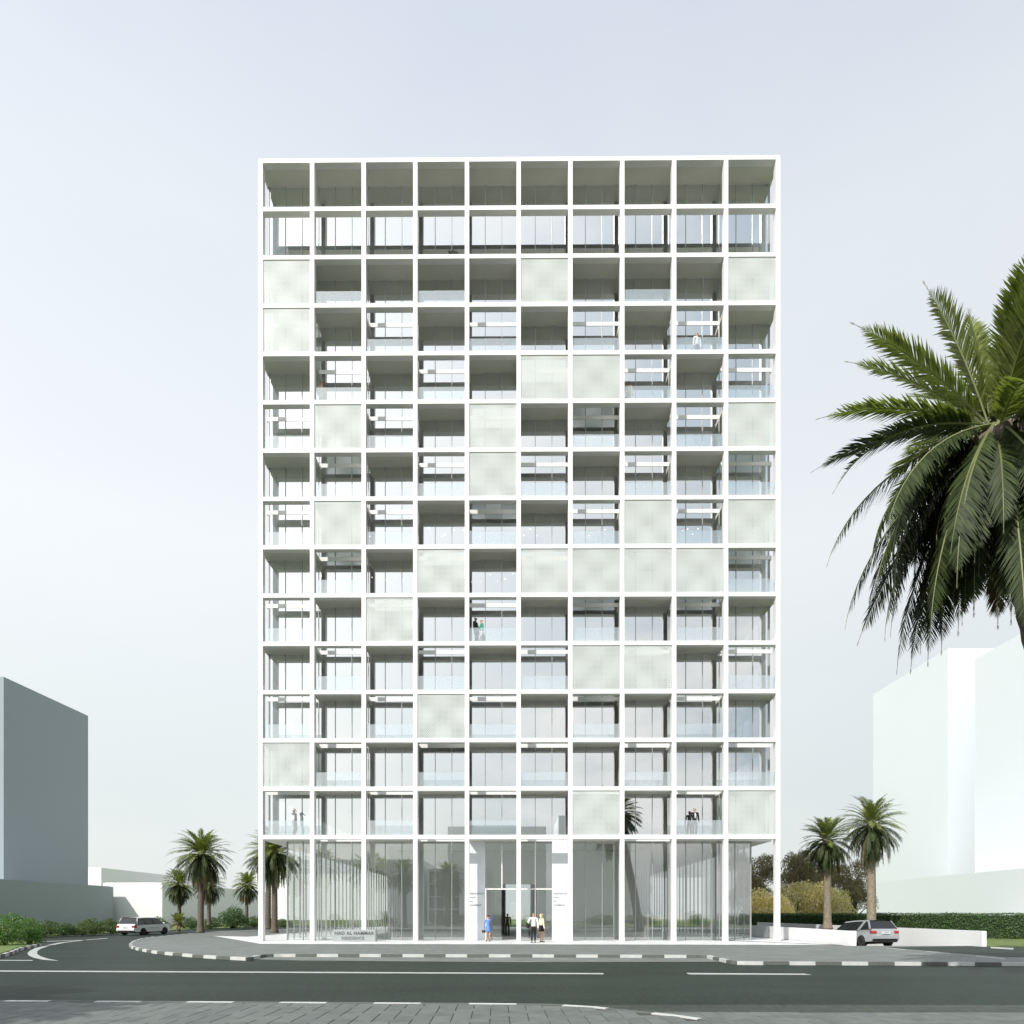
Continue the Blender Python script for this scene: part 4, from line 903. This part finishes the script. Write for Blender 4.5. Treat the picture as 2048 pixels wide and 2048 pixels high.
    for yc_ in (y1, y2):
        for s in (-1, 1):
            w_ = empty('wheel', (s*(Wd-.12), yc_, wr)); w_.parent = r
            MB().lathe([(wr*.66, -.10), (wr*.95, -.115), (wr, -.07), (wr, .07), (wr*.95, .115), (wr*.66, .10)], n=28, ax='y').build('tyre', M['tyre'], w_, smooth=True).rotation_euler = (0, 0, R(90))
            rim = MB(); rim.lathe([(.05, .07), (wr*.18, .085), (wr*.2, .06)], n=12, ax='y'); rim.lathe([(wr*.62, .0), (wr*.68, .10), (wr*.60, .10), (wr*.58, .0)], n=24, ax='y')
            for k in range(10):
                a = k*math.pi/5; c, s_ = math.cos(a), math.sin(a); t = .022
                rim.add([(c*.05-s_*t, .075, s_*.05+c*t), (c*.05+s_*t, .075, s_*.05-c*t), (c*wr*.64+s_*t*1.3, .09, s_*wr*.64-c*t*1.3), (c*wr*.64-s_*t*1.3, .09, s_*wr*.64+c*t*1.3),
                         (c*.05-s_*t, .03, s_*.05+c*t), (c*.05+s_*t, .03, s_*.05-c*t), (c*wr*.64+s_*t*1.3, .04, s_*wr*.64-c*t*1.3), (c*wr*.64-s_*t*1.3, .04, s_*wr*.64+c*t*1.3)], [(0, 1, 2, 3), (4, 7, 6, 5), (0, 4, 5, 1), (2, 6, 7, 3), (1, 5, 6, 2), (0, 3, 7, 4)])
            rm_ = rim.build('rim', rimm, w_); rm_.rotation_euler = (0, 0, R(90) if s < 0 else R(-90))
    MB().box(-Wd+.24, Wd-.24, .35, Lc-.3, wr*.55, wr+.25).build('underbody', M['trim'], r)
    MB().box(-Wd*.80, Wd*.80, .03, .25, zb-.06, zb+.13).build('rear_skirt', M['trim'], r, bevel=.02)
    zt_ = P['tail']
    for s in (-1, 1):
        x0, x1 = sorted((s*Wd*.60, s*Wd*.905)); MB().box(x0, x1, zt_[2], zt_[2]+.3, zt_[0], zt_[1]).build('tail_lamp', M['redlamp'], r, bevel=.03)
        x0, x1 = sorted((s*Wd*.50, s*Wd*.84)); MB().box(x0, x1, Lc-.22, Lc-.03, .72, .86).build('headlight', M['hl'], r, bevel=.02)
        MB().box(s*(Wd+.09)-.09, s*(Wd+.09)+.09, yd-.42, yd-.30, za+.0, za+.15).build('mirror', paint, r, bevel=.04)
        MB().box(s*Wd*.985-.012, s*Wd*.985+.012, y1+wr+.35, y2-wr-.55, zb+.38, zb+.40).build('side_trim', M['trim'], r)
    MB().box(-.26, .26, zt_[2]-.035, zt_[2]+.02, zt_[0]-.02, zt_[0]+.11).build('number_plate', M['plate'], r)
    text('K 4917', .11, .002, (0, zt_[2]-.039, zt_[0]+.045), M['ltr'], r, name='plate_lettering', align='CENTER')
    return r
silver = mat('silver_paint', (.44, .45, .47), .3, .4, coat=.5); whitep = mat('white_paint', (.74, .76, .78), .25, coat=.7)
suv = dict(w=1.98, l=4.95, wr=.38, wy=(1.02, 3.90), zb=.34, top=[(4.92, .92), (4.80, 1.06), (3.85, 1.15), (.10, 1.17), (.0, 1.02), (-.02, .70), (-.06, .66), (-.05, .50)],
           green=[(.14, 1.16), (.52, 1.82), (3.05, 1.82), (3.95, 1.15)], pillars=[(.03, 0, .10, 0), (.34, .22, .09, 1), (.64, .66, .09, 1)], tail=(.78, 1.02, -.03))
hat = dict(w=1.90, l=4.75, wr=.37, wy=(.98, 3.85), zb=.32, top=[(4.72, .80), (4.55, .96), (3.65, 1.08), (.10, 1.10), (.03, .95), (.0, .72), (-.08, .66), (-.07, .48)],
           green=[(.10, 1.09), (.50, 1.62), (2.75, 1.66), (3.90, 1.08)], pillars=[(.02, .0, .12, 0), (.30, .12, .26, 0), (.56, .60, .08, 1)], tail=(.80, .98, -.03))
pL = G(251, 1870.8, ZR); pL.z = ZR+.004
cl_ = car('off_roader', pL, R(-8), .97, whitep, 'white boxy off-roader with dark windows driving away on the side road', suv, M['rim_d'])
cl_.scale.z = .81
cr_ = car('estate_car', (21.0, -3.4, -.165), R(8), .96, silver, 'silver estate car with red tail lamps going down the ramp between white walls', hat, M['rim_s'], pitch=-.068); cr_.scale.z = .92
